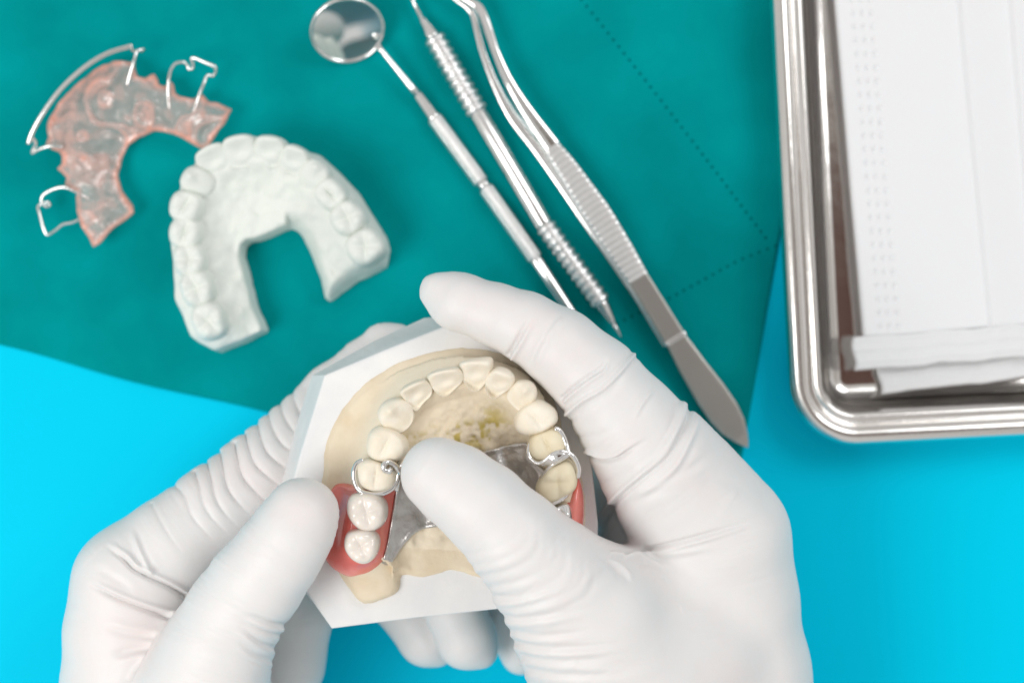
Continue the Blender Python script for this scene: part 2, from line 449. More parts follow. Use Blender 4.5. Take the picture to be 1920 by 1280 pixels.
pp = catmull(np.array([(a, b, 0) for a, b in prof]), 3)
th_tray = thing('instrument_tray', 'shiny stainless steel tray with rounded corner holding white masks', 'tray', (tcx, tcy, 0))
rings = []
for off, z, _ in pp:
    q = rrect(tcx, tcy, hw - off, hh - off, max(118 - min(off, 104), 8), rot); rings.append(np.c_[q, np.full(len(q), z)])
k0 = int(np.argmin([abs(p[0] - 58) + (p[1] < 60) * 100 + (p[1] < 60) for p in pp]))
nr = len(rings[0])
def ringmesh(rs, cap=None):
    V = np.concatenate(rs); F = []
    for i in range(len(rs) - 1):
        for j in range(nr):
            j2 = (j + 1) % nr; F.append((i * nr + j, i * nr + j2, (i + 1) * nr + j2, (i + 1) * nr + j))
    if cap:
        for rr, flip in ((0, False), (len(rs) - 1, True)):
            if flip: F.append(tuple((rr * nr + j) for j in range(nr)))
            else: F.append(tuple((rr * nr + j) for j in reversed(range(nr))))
    return V, [f for f in F]
top_i = [i for i in range(len(pp)) if i >= 9]
split = max(i for i in range(len(pp)) if pp[i][1] > 76)
V, F = ringmesh(rings[:split + 1]); obj('rolled_rim', V, F, M_tray, th_tray)
V, F = ringmesh(rings[split:] , None)
F.append(tuple(range(len(V) - nr, len(V))))
obj('basin', V, F, M_tray, th_tray)

def mask_thing(name, label, org, ang, zb, seedv, dots=True, band_h=60, band_shift=0, tilt=0.0):
    """a folded surgical mask: org = lower left corner of the panel; panel runs up (v) and to the right (u)"""
    t = thing(name, label, 'face mask', (org[0], org[1], zb), group='face masks stacked in the tray')
    ca, sa = math.cos(ang), math.sin(ang)
    L, Wd = 1100.0, 520.0
    us = np.arange(0, Wd + .1, 3.2); vs = np.arange(0, L + .1, 3.2)
    Ug, Vg = np.meshgrid(us, vs, indexing='ij')
    P = np.stack([Ug.ravel(), Vg.ravel()], 1)
    z = 2.2 * fbm(P, 130, 3, seedv).reshape(Ug.shape)
    for (u0, st) in ((232, 11), (317, 11), (402, 11)):
        uu = Ug + 4 * np.sin(Vg / 300 + u0)
        z += st / (1 + np.exp(-(uu - u0) / 1.4)) - st * np.clip((uu - u0) / 85, 0, 1) * (uu > u0)
    if dots:
        for j in range(3):
            uc = 32 + j * 16.5
            fv = ((Vg - 8 + 1.5 * j) % 25.2) - 12.6
            z -= 7.0 * np.exp(-((Ug - uc) / 2.6) ** 4 - (fv / 4.6) ** 4)
    edge = np.minimum(np.minimum(Ug, Wd - Ug), np.minimum(Vg, L - Vg))
    z = z - 9 * (1 - np.clip(edge / 6, 0, 1)) ** 2
    X = org[0] + Ug * ca - Vg * sa; Y = org[1] + Ug * sa + Vg * ca
    V = np.stack([X.ravel(), Y.ravel(), (zb + 14 + z).ravel()], 1); I = np.arange(Ug.size).reshape(Ug.shape)
    Q = np.stack([I[:-1, :-1].ravel(), I[1:, :-1].ravel(), I[1:, 1:].ravel(), I[:-1, 1:].ravel()], 1)
    ob = obj('pleated_panel', V, Q, M_mask, t)
    so = ob.modifiers.new('thickness', 'SOLIDIFY'); so.thickness = 5 * U; so.offset = -1
    # turned and stitched edge binding across the end
    us = np.arange(-22, Wd + 10, 3.2); vs = np.linspace(-band_h, 5, 26)
    Ug, Vg = np.meshgrid(us, vs, indexing='ij'); P = np.stack([Ug.ravel(), Vg.ravel()], 1)
    z = 2.0 * fbm(P, 60, 3, seedv + 3).reshape(Ug.shape) + 1.2 * fbm(P, 14, 2, seedv + 4).reshape(Ug.shape)
    z += 2.0 * np.exp(-((Vg + band_h * .35) / 3) ** 2) + 2.0 * np.exp(-((Vg + band_h * .72) / 3.5) ** 2)
    z -= 1.8 * np.exp(-((Vg + 8) / 2.6) ** 2) * (0.6 + 0.4 * np.sin(Ug / 1.6))
    ed = np.minimum(np.minimum(Ug + 22, Wd + 10 - Ug), np.minimum(Vg + band_h, 5 - Vg)); z -= 7 * (1 - np.clip(ed / 5, 0, 1)) ** 2
    ca2, sa2 = math.cos(ang + tilt), math.sin(ang + tilt)
    Uk = Ug + band_shift + 2.5 * np.sin(Vg / 9)
    Vg = Vg + 3.0 * vnoise(np.stack([Ug.ravel(), Vg.ravel() * 0], 1), 34, seedv + 6).reshape(Ug.shape)
    X = org[0] + Uk * ca2 - Vg * sa2; Y = org[1] + Uk * sa2 + Vg * ca2
    V = np.stack([X.ravel(), Y.ravel(), (zb + 20 + z).ravel()], 1); I = np.arange(Ug.size).reshape(Ug.shape)
    Q = np.stack([I[:-1, :-1].ravel(), I[1:, :-1].ravel(), I[1:, 1:].ravel(), I[:-1, 1:].ravel()], 1)
    ob = obj('edge_binding', V, Q, M_band, t)
    so = ob.modifiers.new('thickness', 'SOLIDIFY'); so.thickness = 3 * U; so.offset = -1
    return t
m1 = W(1622, 636, 60)
mask_thing('surgical_mask', 'white pleated surgical mask lying on top of another in tray', (m1[0], m1[1]), math.radians(4.9), 36, 3, band_h=58)
m2 = W(1655, 688, 40)
mask_thing('surgical_mask', 'white surgical mask mostly covered by the mask above it', (m2[0] - 3, m2[1] + 4), math.radians(4.9), 12, 8, dots=False, band_h=56, band_shift=18, tilt=math.radians(2.2))
m3 = W(1617, 640, 40)

# ================================================================= INSTRUMENTS on the drape
ZD = 9.0
def axis_path(p0, p1, z0, z1, n):
    a = W(*p0, z0); b = W(*p1, z1); t = np.linspace(0, 1, n)[:, None]
    return a + (b - a) * t
def lathe(name, p0, p1, z0, z1, prof, m, parent, n=28, fn=None, step=None):
    """prof: list of (t 0..1, radius)"""
    a = W(*p0, z0); b = W(*p1, z1); L = np.linalg.norm(b - a)
    prof = np.array(prof, float)
    if step is None: t, r = prof[:, 0], prof[:, 1]
    else:
        t = np.unique(np.r_[np.linspace(0, 1, int(L / step)), prof[:, 0]]); r = np.interp(t, prof[:, 0], prof[:, 1])
    P = a + (b - a) * t[:, None]
    T = (b - a) / L; S = np.cross(T, (0, 0, 1)); S /= np.linalg.norm(S); Nn = np.cross(S, T)
    th = np.linspace(0, 2 * math.pi, n, endpoint=False); V = []
    for i in range(len(t)):
        k = np.ones(n) if fn is None else fn(t[i] * L, th)
        V.append(P[i] + (r[i] * k * np.cos(th))[:, None] * S + (r[i] * k * np.sin(th))[:, None] * Nn)
    V = np.concatenate(V); F = []; m_ = len(t)
    for i in range(m_ - 1):
        for j in range(n):
            j2 = (j + 1) % n; F.append((i * n + j, i * n + j2, (i + 1) * n + j2, (i + 1) * n + j))
    V = np.concatenate([V, [P[0]], [P[-1]]]); c0, c1 = len(V) - 2, len(V) - 1
    for j in range(n):
        j2 = (j + 1) % n; F.append((c0, j2, j)); F.append((c1, (m_ - 1) * n + j, (m_ - 1) * n + j2))
    return obj(name, V, F, m, parent)

# --- mouth mirror
t = thing('mouth_mirror', 'round dental mouth mirror with knurled handle lying on green drape', 'dental mirror', W(908, 348, 8))
cM = W(651, 57, 62); rM = R_(72, 62)
nrm = Vector((0.20, -0.68, 0.70)).normalized()
# tilted disc basis
ea = Vector((0.96, 0.28, 0.0)); ea = (ea - nrm * ea.dot(nrm)).normalized(); eb = nrm.cross(ea)
ea, eb, nv = np.array(ea), np.array(eb), np.array(nrm)
def disc(prof, n=72):
    V = []; F = []
    for r, h in prof:
        for k in range(n):
            a = 2 * math.pi * k / n; V.append(cM + ea * r * math.cos(a) + eb * r * math.sin(a) + nv * h)
    for i in range(len(prof) - 1):
        for k in range(n):
            k2 = (k + 1) % n; F.append((i * n + k, i * n + k2, (i + 1) * n + k2, (i + 1) * n + k))
    return V, F, n
V, F, n = disc([(rM * .2, -14), (rM * .6, -13), (rM * .9, -9), (rM * .99, -4), (rM, 0), (rM * .985, 4), (rM * .955, 6), (rM * .92, 5.5), (rM * .895, 2.5), (rM * .89, 0)])
F.append(tuple(range(n - 1, -1, -1)))
hd = obj('mirror_head', V, F, M_steel, t)
V, F, n = disc([(rM * .893, 1.2), (rM * .4, 1.2)]); F.append(tuple(n + k for k in range(n)))
obj('mirror_glass', V, F, M_mirror, hd, smooth=False)
lathe('neck', (708, 86), (783, 178), 46, 30, [(0, 6.5), (.1, 5), (.5, 6), (.85, 7.2), (1, 8.2)], M_steel, t)
lathe('ferrule', (779, 172), (815, 222), 28, 23, [(0, 8), (.08, 9.5), (.9, 12.5), (.96, 14), (1, 13)], M_steel, t)
def knurl(s, th): return 1 + 0.085 * np.sin(7 * th + s * .48) * np.sin(7 * th - s * .48)
lathe('knurled_grip', (814, 221), (903, 342), 23, 23, [(0, 13), (.02, 14.5), (.98, 14.5), (1, 13)], M_grip, t, n=72, fn=knurl, step=1.4)
lathe('collar', (902, 340), (912, 354), 23, 23, [(0, 12.5), (1, 12.5)], M_steel, t)
lathe('knurled_grip', (911, 353), (1004, 485), 23, 23, [(0, 13), (.02, 14.5), (.98, 14.5), (1, 13)], M_grip, t, n=72, fn=knurl, step=1.4)
lathe('handle_end', (1003, 484), (1120, 660), 23, 22, [(0, 12), (.02, 13.2), (.3, 12.5), (.7, 11), (.95, 9), (1, 4)], M_steel, t)

# --- explorer / scaler with ringed grips
t = thing('dental_probe', 'slim steel dental probe with two ringed grips beside the mirror', 'dental probe', W(955, 310, 8))
lathe('tip', (742, -62), (792, 38), 30, 30, [(0, 1.6), (.6, 3.2), (1, 5)], M_steel, t)
lathe('ferrule', (790, 34), (815, 74), 30, 30, [(0, 5), (.1, 7.5), (.85, 14), (1, 13.5)], M_steel, t)
def rings_prof(n, rb, rt):
    out = []
    for i in range(n):
        for f, r in ((0, rb), (.10, rb), (.22, rt * .94), (.36, rt), (.64, rt), (.78, rt * .94), (.90, rb)): out.append(((i + f) / n, r))
    out.append((1, rb)); return out
def knurl2(s, th): return 1 + 0.025 * np.sin(14 * th) * np.sin(s * .9)
lathe('ringed_grip', (813, 70), (896, 212), 30, 30, rings_prof(11, 17.3, 20.8), M_grip, t, n=56, fn=knurl2, step=2.0)
lathe('shaft', (895, 210), (1022, 424), 30, 30, [(0, 16), (.02, 17), (.98, 17), (1, 16)], M_steel, t)
lathe('ringed_grip', (1021, 422), (1128, 568), 30, 30, rings_prof(12, 16.0, 19.3), M_grip, t, n=56, fn=knurl2, step=2.0)
lathe('ferrule', (1126, 565), (1150, 606), 30, 30, [(0, 13), (.15, 13), (.9, 7), (1, 5)], M_steel, t)
lathe('tip', (1149, 604), (1166, 634), 30, 26, [(0, 5), (.5, 3.2), (1, 1.5)], M_steel, t)

# --- tweezers
t = thing('dental_tweezers', 'long angled steel tweezers with ribbed grip and broad spatula end', 'tweezers', W(1180, 480, 8))
def arm_path(pts, zs, step=2.5):
    P = [W(p[0], p[1], z) for p, z in zip(pts, zs)]
    return resample(catmull(np.array(P), 10), step)
cl = [(820, -30), (868, -4), (899, 16), (917, 60), (930, 98), (954, 152), (988, 208), (1038, 277)]
zs = [44, 46, 48, 52, 56, 58, 58, 56]
ws = [3, 5, 8.5, 8.5, 8, 9.5, 12.5, 15.5]
bs = [3.5, 4, 4.5, 5, 6, 6, 5.5, 5]
P, s = arm_path(cl, zs); u = np.linspace(0, len(cl) - 1, len(P))
dd = np.r_[0, np.cumsum([np.hypot(cl[i + 1][0] - cl[i][0], cl[i + 1][1] - cl[i][1]) for i in range(len(cl) - 1)])]; dd = dd / dd[-1] * s[-1]
V, F = sweep(P, np.interp(s, dd, ws), np.interp(s, dd, bs), 20, 2.6)
up_arm = obj('upper_arm', V, F, M_chrome, t)
# lower arm
cl2 = [(806, -32), (856, 0), (884, 22), (895, 60), (905, 98), (929, 160), (962, 220), (1018, 288), (1100, 400), (1190, 528), (1260, 640)]
zs2 = [30, 28, 27, 26, 24, 22, 21, 20, 20, 20, 22]
ws2 = [3, 5, 7, 6.5, 6.5, 8, 11, 15, 19, 20, 20]
P, s = arm_path(cl2, zs2)
dd = np.r_[0, np.cumsum([np.hypot(cl2[i + 1][0] - cl2[i][0], cl2[i + 1][1] - cl2[i][1]) for i in range(len(cl2) - 1)])]; dd = dd / dd[-1] * s[-1]
V, F = sweep(P, np.interp(s, dd, ws2), 5, 20, 3)
obj('lower_arm', V, F, M_steel, t)
# ribbed grip
P, s = resample(np.array([W(1034, 275, 56), W(1070, 325, 54), W(1132, 418, 50), W(1196, 522, 46)]), 1.2)
hwid = np.interp(s / s[-1], [0, .12, .5, .8, 1], [15, 19, 25, 23.5, 20.5])
rib = 2.8 * np.abs(np.sin(math.pi * s / 11.8)) ** .6
V, F = sweep(P, hwid, 5 + rib, 28, 5)
obj('ribbed_grip', V, F, M_grip, t)
P, s = resample(np.array([W(1195, 520, 46), W(1230, 577, 42), W(1266, 636, 38)]), 4)
V, F = sweep(P, np.interp(s / s[-1], [0, 1], [19.5, 21]), 4.5, 28, 7); obj('spring_shank', V, F, M_satin, t)
P, s = resample(np.array([W(1263.5, 631, 38), W(1268.5, 639, 38)]), 1)
V, F = sweep(P, 23, np.interp(s / s[-1], [0, .3, .7, 1], [6, 7.5, 7.5, 6]), 28, 6); obj('weld_band', V, F, M_steel, t)
P, s = resample(np.array([W(1267, 637, 36), W(1300, 690, 34), W(1335, 742, 30), W(1370, 793, 27), W(1402, 838, 25)]), 1.5)
hwid = np.interp(s / s[-1], [0, .2, .5, .68, .8, .9, .96, 1.0], [20.5, 25, 30.5, 30.5, 26, 16, 8, 1])
V, F = sweep(P, hwid, np.interp(s / s[-1], [0, .9, 1], [5, 4, 2]), 28, 6); obj('spatula_blade', V, F, M_satin, t)

# ================================================================= PLASTER ARCH MODEL
def tooth_mesh(poly, h0, h1, style, soft=1.0, nr=16, nm=48, seed=0, out_dir=None):
    """poly: outline in photo coordinates at height h1; domed crown with style-dependent relief"""
    pts = np.array([W(p[0], p[1], h1)[:2] for p in poly])
    ol = catmull(np.c_[pts, np.zeros(len(pts))], 12, closed=True)[:, :2]
    ol, _ = resample(np.vstack([ol, ol[:1]]), 1.0); c = ol.mean(0)
    ang = np.arctan2(ol[:, 1] - c[1], ol[:, 0] - c[0]); o_ = np.argsort(ang)
    rad = np.hypot(ol[:, 0] - c[0], ol[:, 1] - c[1])[o_]; ang = ang[o_]
    th = np.linspace(-math.pi, math.pi, nm, endpoint=False)
    rr = np.interp(th, np.r_[ang[-1] - 2 * math.pi, ang, ang[0] + 2 * math.pi], np.r_[rad[-1], rad, rad[0]])
    size = rr.mean()
    rings_ = []; H = h1 - h0
    if out_dir is None: out_dir = (0, 1)
    od = np.array(out_dir, float); od /= np.linalg.norm(od); tv = np.array([-od[1], od[0]])
    def relief(dx, dy):
        a = (dx * od[0] + dy * od[1]) / size; b = (dx * tv[0] + dy * tv[1]) / size
        if style == 'incisor':
            return H * (0.16 * np.exp(-((a - .62) / .28) ** 2) - 0.50 * np.clip(.62 - a, 0, 2) ** 1.15 + .10 * np.exp(-((a + .5) / .3) ** 2 - (b / .45) ** 2) - .12 * np.exp(-((a + .02) / .3) ** 2 - (b / .4) ** 2))
        if style == 'canine':
            return H * (0.22 * np.exp(-((a - .35) / .35) ** 2 - (b / .3) ** 2) - 0.38 * np.clip(.35 - a, 0, 2) - .12 * np.abs(b))
        if style == 'premolar':
            return H * (.20 * np.exp(-((a - .5) / .33) ** 2 - (b / .6) ** 2) + .15 * np.exp(-((a + .52) / .33) ** 2 - (b / .6) ** 2) - .20 * np.exp(-((a + .02) / .10) ** 2 - (b / .55) ** 2) - .05 * np.exp(-((np.abs(b) - .5) / .14) ** 2))
        if style == 'molar':
            r = 0
            for (ca, cb, am) in ((.45, .42, .2), (.45, -.42, .2), (-.45, .4, .17), (-.45, -.42, .15)): r = r + am * np.exp(-((a - ca) / .3) ** 2 - ((b - cb) / .3) ** 2)
            return H * (r - .15 * np.exp(-(a / .11) ** 2) * np.exp(-(b / .7) ** 2) - .10 * np.exp(-(b / .10) ** 2) * np.exp(-(a / .7) ** 2))
        return 0 * dx
    prof_ = [(0.94, -.35), (1.02, 0), (1.045, .22), (1.03, .45), (1.0, .62), (.965, .75), (.92, .85), (.86, .92), (.78, .965), (.68, .985), (.56, 1), (.44, 1), (.32, 1), (.2, 1), (.1, 1)]
    V = []
    for s_, hh_ in prof_:
        dx, dy = rr * s_ * np.cos(th), rr * s_ * np.sin(th)
        wgt = np.clip((hh_ - .6) / .38, 0, 1) 
        z = h0 + H * hh_ + relief(dx, dy) * wgt * soft
        P = np.stack([c[0] + dx, c[1] + dy, z], 1)
        P[:, 2] += 0.8 * vnoise(P[:, :2] + seed * 91.3, 9, seed) * wgt
        V.append(P)
    V = np.concatenate(V); zc = h0 + H + soft * relief(np.zeros(1), np.zeros(1))
    V = np.concatenate([V, [[c[0], c[1], float(np.asarray(zc).ravel()[0])]]]); F = []; m_ = len(prof_)
    for i in range(m_ - 1):
        for j in range(nm):
            j2 = (j + 1) % nm; F.append((i * nm + j, i * nm + j2, (i + 1) * nm + j2, (i + 1) * nm + j))
    for j in range(nm): F.append(((m_ - 1) * nm + j, (m_ - 1) * nm + (j + 1) % nm, len(V) - 1))
    return V, F
def ell(cx, cy, rx, ry, rotd=0, sq=2.6, n=12):
    out = []; a = math.radians(rotd)
    for k in range(n):
        t_ = 2 * math.pi * k / n; c, s = math.cos(t_), math.sin(t_)
        x = rx * math.copysign(abs(c) ** (2 / sq), c); y = ry * math.copysign(abs(s) ** (2 / sq), s)
        out.append((cx + x * math.cos(a) - y * math.sin(a), cy + x * math.sin(a) + y * math.cos(a)))
    return out

t_pm = thing('plaster_arch_model', 'pale horseshoe plaster model of upper teeth on green drape', 'dental model', W(520, 430, 10))
def cz(p): return (280 + p[0] / 2.783, 220 + p[1] / 2.783)
ol = [cz(p) for p in [(385, 140), (460, 95), (530, 84), (610, 95), (690, 112), (800, 150), (880, 195), (950, 255), (1080, 395), (1170, 530), (1225, 620), (1243, 690), (1225, 775), (1150, 815), (1080, 850), (1010, 900), (935, 952), (912, 935), (895, 850), (850, 730), (800, 625), (765, 583), (735, 570), (690, 583), (630, 610), (560, 640), (520, 645), (492, 668), (482, 720), (500, 800), (530, 905), (550, 990), (580, 1060), (600, 1115), (500, 1165), (360, 1220), (290, 1185), (235, 1145), (190, 1050), (150, 960), (130, 880), (125, 760), (112, 680), (120, 600), (130, 480), (175, 350), (245, 240), (310, 170)]]
HM = 100.0
olw = np.array([W(p[0], p[1], 45)[:2] for p in ol])
_sel = [0, 1, 2, 3, 4, 5] + list(range(38, len(ol)))
_cw = W(500, 440, 45)[:2]
for _i in _sel:
    _v = olw[_i] - _cw; olw[_i] -= _v / np.linalg.norm(_v) * (8 if ol[_i][1] < 560 else 2)
lo = olw.min(0) - 14; hi = olw.max(0) + 14; vs = 3.0
xs = np.arange(lo[0], hi[0], vs); ys = np.arange(lo[1], hi[1], vs); zs_ = np.arange(-2, 150, vs)
X2, Y2 = np.meshgrid(xs, ys, indexing='ij')
sd = poly_sd(X2, Y2, olw)
P2 = np.stack([X2.ravel(), Y2.ravel()], 1)
sd = sd + (1.6 * fbm(P2, 26, 2, 4)).reshape(sd.shape)
archp = [(388, 600), (366, 540), (355, 486), (350, 437), (350, 388), (366, 342), (398, 300), (448, 280), (503, 280), (550, 297), (588, 325), (617, 364), (652, 410), (684, 464)]
ar = catmull(np.array([(*W(p[0], p[1], 110)[:2], 0) for p in archp]), 6)
da = line_dist(X2, Y2, ar)
nz1 = fbm(P2, 46, 3, 11).reshape(X2.shape); nz2 = fbm(P2, 17, 2, 12).reshape(X2.shape)
inner = np.clip((da - 36) / 40, 0, 1)
Hf = 92 + 22 * np.exp(-(da / 36.0) ** 2) - 16 * inner + 9 * nz1 * (.35 + inner) + 5.0 * nz2
Hf = Hf - 55 * np.clip((26 + sd) / 26, 0, 1) ** 2 * (X2 > W(540, 0, 60)[0]) * (da > 22)
F3 = smax(zs_[None, None, :] - Hf[:, :, None], sd[:, :, None] + (zs_[None, None, :] - 45) * .06, 8)
F3 = np.maximum(F3, 6.5 - zs_[None, None, :])
V, Q = surface_nets(F3, (xs[0], ys[0], zs_[0]), vs)
V = smooth_quads(V, Q, 1); obj('arch_base', V, Q, M_mold, t_pm)
pm = [((388, 601), 27, 31, -18, 'molar'), ((366, 540), 27, 30, -14, 'molar'), ((352, 486), 27, 27, -6, 'molar'), ((344, 436), 27, 25, 4, 'premolar'),
      ((345, 386), 27, 26, 14, 'premolar'), ((364, 339), 27, 25, 32, 'canine'), ((397, 297), 31, 26, -28, 'incisor'), ((447, 280), 31, 28, -10, 'incisor'), ((502, 280), 28, 27, 8, 'incisor'),
      ((548, 297), 25, 25, 30, 'incisor'), ((587, 324), 25, 25, 40, 'canine'), ((618, 362), 27, 26, 52, 'premolar'), ((650, 407), 29, 30, 55, 'molar'), ((683, 461), 30, 33, 60, 'molar')]
cmx = W(500, 480, 100)[:2]
for i, ((cx, cy), rx, ry, rt, stl) in enumerate(pm):
    hh1 = 135 if i < 10 else 133
    w_ = W(cx, cy, hh1)[:2] - cmx
    V, F = tooth_mesh(ell(cx, cy, rx * (1.2 if i < 5 else 1.14), ry * (1.2 if i < 5 else 1.12), rt, 2.6), 66, hh1, stl, soft=.6, seed=i + 40, out_dir=w_)
    obj('tooth', V, F, M_mold, t_pm)

# ================================================================= RETAINER
t_rt = thing('orthodontic_retainer', 'clear orange orthodontic retainer with bent steel wires on green drape', 'retainer', W(230, 270, 10))
def cr1(p): return (p[0] / 2.783, 40 + p[1] / 2.783)
rt_ol = [cr1(p) for p in [(590, 202), (650, 204), (698, 208), (705, 250), (722, 290), (760, 298), (800, 268), (820, 300), (830, 330), (862, 338), (880, 302), (900, 325), (915, 375), (940, 392), (1000, 405), (1030, 385), (1055, 378), (1090, 420), (1130, 422), (1210, 458), (1190, 520), (1130, 600), (1085, 655), (1040, 662), (1000, 640), (950, 610), (900, 588), (850, 575), (800, 570), (720, 600), (660, 640), (625, 710), (608, 800), (630, 880), (690, 960), (695, 1000), (600, 1080), (520, 1165), (485, 1180), (460, 1130), (420, 1062), (402, 990), (392, 930), (402, 890), (365, 868), (335, 855), (348, 815), (325, 795), (290, 770), (318, 742), (325, 705), (300, 680), (260, 665), (222, 650), (240, 600), (235, 540), (255, 490), (290, 420), (380, 325), (470, 258), (530, 220)]]
rw = np.array([W(p[0], p[1], 48)[:2] for p in rt_ol]); lo = rw.min(0) - 10; hi = rw.max(0) + 10; vs = 2.2
xs = np.arange(lo[0], hi[0], vs); ys = np.arange(lo[1], hi[1], vs); zs_ = np.arange(8, 100, vs)
X2, Y2 = np.meshgrid(xs, ys, indexing='ij'); sd = poly_sd(X2, Y2, rw); P2 = np.stack([X2.ravel(), Y2.ravel()], 1)
mid = catmull(np.array([(*W(*cr1(p), 48)[:2], 0) for p in [(560, 1100), (500, 930), (440, 760), (440, 560), (540, 420), (700, 370), (850, 440), (1000, 500), (1130, 530)]]), 8)
dm = line_dist(X2, Y2, mid)
def rugae(P, sc_, sd_): return np.sin(4.0 * fbm(P, sc_, 2, sd_) * 2.0 + .6)
rg = rugae(P2, 75, 21).reshape(X2.shape); n2 = fbm(P2, 22, 3, 23).reshape(X2.shape)
Zm = 26 + 34 * np.exp(-(dm / 52) ** 2) + 4.0 * rg + 6 * n2 + 2.5 * fbm(P2, 9, 2, 24).reshape(X2.shape)
cw = W(*cr1((700, 450)), 60)[:2]; dg = np.hypot(X2 - cw[0], Y2 - cw[1])
Zm += 10 * np.exp(-(dg / 26) ** 2) + 9 * np.exp(-(dg / 30) ** 2) * fbm(P2, 9, 2, 31).reshape(X2.shape)
ZZ = zs_[None, None, :]
F3 = smax(np.abs(ZZ - Zm[:, :, None]) - (6.5 + 1.2 * n2[:, :, None]), sd[:, :, None], 5)
V, Q = surface_nets(F3, (xs[0], ys[0], zs_[0]), vs); V = smooth_quads(V, Q, 2)
M_ret = mat('clear_orange_acrylic', (0.75, 0.66, 0.62), 0.10, ior=1.6, spec=0.8, coat=0.8, bump=[(16, .25, 2.5)])
ret = obj('acrylic_plate', V, Q, M_ret, t_rt)
att = ret.data.color_attributes.new('tint', 'FLOAT_COLOR', 'POINT')
sdv = poly_sd(V[:, 0], V[:, 1], rw); rv = rugae(V[:, :2], 75, 21)
tint = np.clip(np.exp(-(sdv / 8.0) ** 2) * 1.0 + .45 * np.exp(-((rv - .75) / .3) ** 2) + .28 * np.clip((fbm(V[:, :2], 55, 3, 77) - .05) * 4, 0, 1) + .2 * np.clip((fbm(V[:, :2], 18, 2, 78) - .1) * 4, 0, 1), 0, 1)
col = np.ones((len(V), 4), np.float32); col[:, 0] = tint
att.data.foreach_set('color', col.ravel())
tt = M_ret.node_tree; bb = tt.nodes['Principled BSDF']; an = tt.nodes.new('ShaderNodeAttribute'); an.attribute_name = 'tint'
sp = tt.nodes.new('ShaderNodeSeparateColor'); tt.links.new(an.outputs['Color'], sp.inputs[0])
rp = tt.nodes.new('ShaderNodeValToRGB'); rp.color_ramp.elements[0].position = 0; rp.color_ramp.elements[0].color = (0.86, 0.68, 0.63, 1)
rp.color_ramp.elements[1].position = 1; rp.color_ramp.elements[1].color = (0.92, 0.43, 0.33, 1)
tt.links.new(sp.outputs[0], rp.inputs['Fac']); tt.links.new(rp.outputs['Color'], bb.inputs['Base Color'])
mr = tt.nodes.new('ShaderNodeMapRange'); mr.inputs['To Min'].default_value = 0.24; mr.inputs['To Max'].default_value = 0.74
tt.links.new(sp.outputs[0], mr.inputs['Value']); tt.links.new(mr.outputs[0], bb.inputs['Alpha'])
def cw3(pts): return [(*cr1((p[0], p[1])), p[2]) for p in pts]
wire('labial_bow', cw3([(694, 126, 84), (560, 168, 92), (440, 240, 96), (320, 350, 96), (230, 470, 92), (172, 570, 86), (145, 645, 78)]), 4.6, M_wire, t_rt, flat=.8)
wire('bow_loop', cw3([(682, 128, 80), (690, 150, 70), (720, 156, 62), (755, 150, 60), (740, 148, 66), (714, 160, 70), (700, 205, 72), (680, 275, 66), (662, 340, 58)]), 3.2, M_wire, t_rt)
wire('bow_loop', cw3([(148, 640, 74), (170, 612, 66), (186, 640, 60), (176, 662, 54), (168, 690, 50), (205, 668, 56), (260, 652, 60), (330, 655, 56)]), 3.4, M_wire, t_rt)
wire('adams_clasp', cw3([(886, 462, 50), (878, 380, 56), (882, 300, 62), (892, 255, 62), (915, 222, 60), (955, 214, 56), (978, 228, 52), (985, 250, 50), (1005, 246, 50), (1008, 220, 56), (998, 198, 62), (1015, 192, 64), (1070, 215, 64), (1124, 240, 62), (1122, 272, 54), (1108, 286, 50), (1082, 284, 54), (1062, 330, 60), (1042, 380, 58), (1020, 450, 52), (985, 545, 44)]), 3.0, M_wire, t_rt, sub=10)
wire('adams_clasp', cw3([(470, 930, 48), (400, 892, 56), (335, 866, 60), (275, 878, 58), (225, 908, 56), (218, 945, 52), (240, 968, 48), (262, 958, 46), (245, 944, 50), (200, 965, 58), (205, 1000, 62), (240, 1108, 60), (285, 1094, 58), (330, 1060, 58), (390, 1046, 56), (470, 1000, 52), (560, 950, 44)]), 3.0, M_wire, t_rt, sub=10)

# ================================================================= HELD DENTAL CAST
HB = 400.0
t_c = thing('dental_cast', 'white plaster cast with cream stone teeth held in gloved hands', 'dental model', W(850, 900, 290))
def c6(p): return (520 + p[0] / 2.0, 560 + p[1] / 2.0)
top = [(609, 703), (725, 655), (842, 608), (905, 604), (1010, 660), (1075, 742), (1108, 850), (1122, 980), (1118, 1118), (930, 1142), (780, 1158), (622, 1178), (573, 1108), (545, 1030), (535, 955), (560, 860)]
bot = [(585, 704), (700, 640), (795, 596), (905, 585), (1010, 645), (1070, 735), (1095, 850), (1105, 980), (1095, 1100), (925, 1120), (780, 1135), (628, 1160), (565, 1105), (512, 1020), (505, 960), (545, 830)]
def loft(rings_):
    n = len(rings_[0]); V = np.concatenate(rings_); F = []
    for i in range(len(rings_) - 1):
        for j in range(n):
            j2 = (j + 1) % n; F.append((i * n + j, (i + 1) * n + j, (i + 1) * n + j2, i * n + j2))
    return V, F, n
T3 = np.array([W(p[0], p[1], HB) for p in top]); B3 = np.array([W(p[0], p[1], 290) for p in bot])
def dense(P):
    Pc = np.vstack([P, P[:1]]); out = []
    for i in range(len(P)):
        for k in range(6): out.append(Pc[i] + (Pc[i + 1] - Pc[i]) * k / 6)
    return np.array(out)
T3, B3 = dense(T3), dense(B3); cen = T3.mean(0); 
def inset(P, d):
    v = P - P.mean(0); v[:, 2] = 0; L = np.linalg.norm(v, axis=1)[:, None]; return P - v / L * d
rs = [inset(B3, 6) - (0, 0, 4), B3]
mid_ = B3 + (T3 - B3) * .965; rs += [mid_, inset(B3 + (T3 - B3) * .99, 1.2), inset(T3, 4.0)]
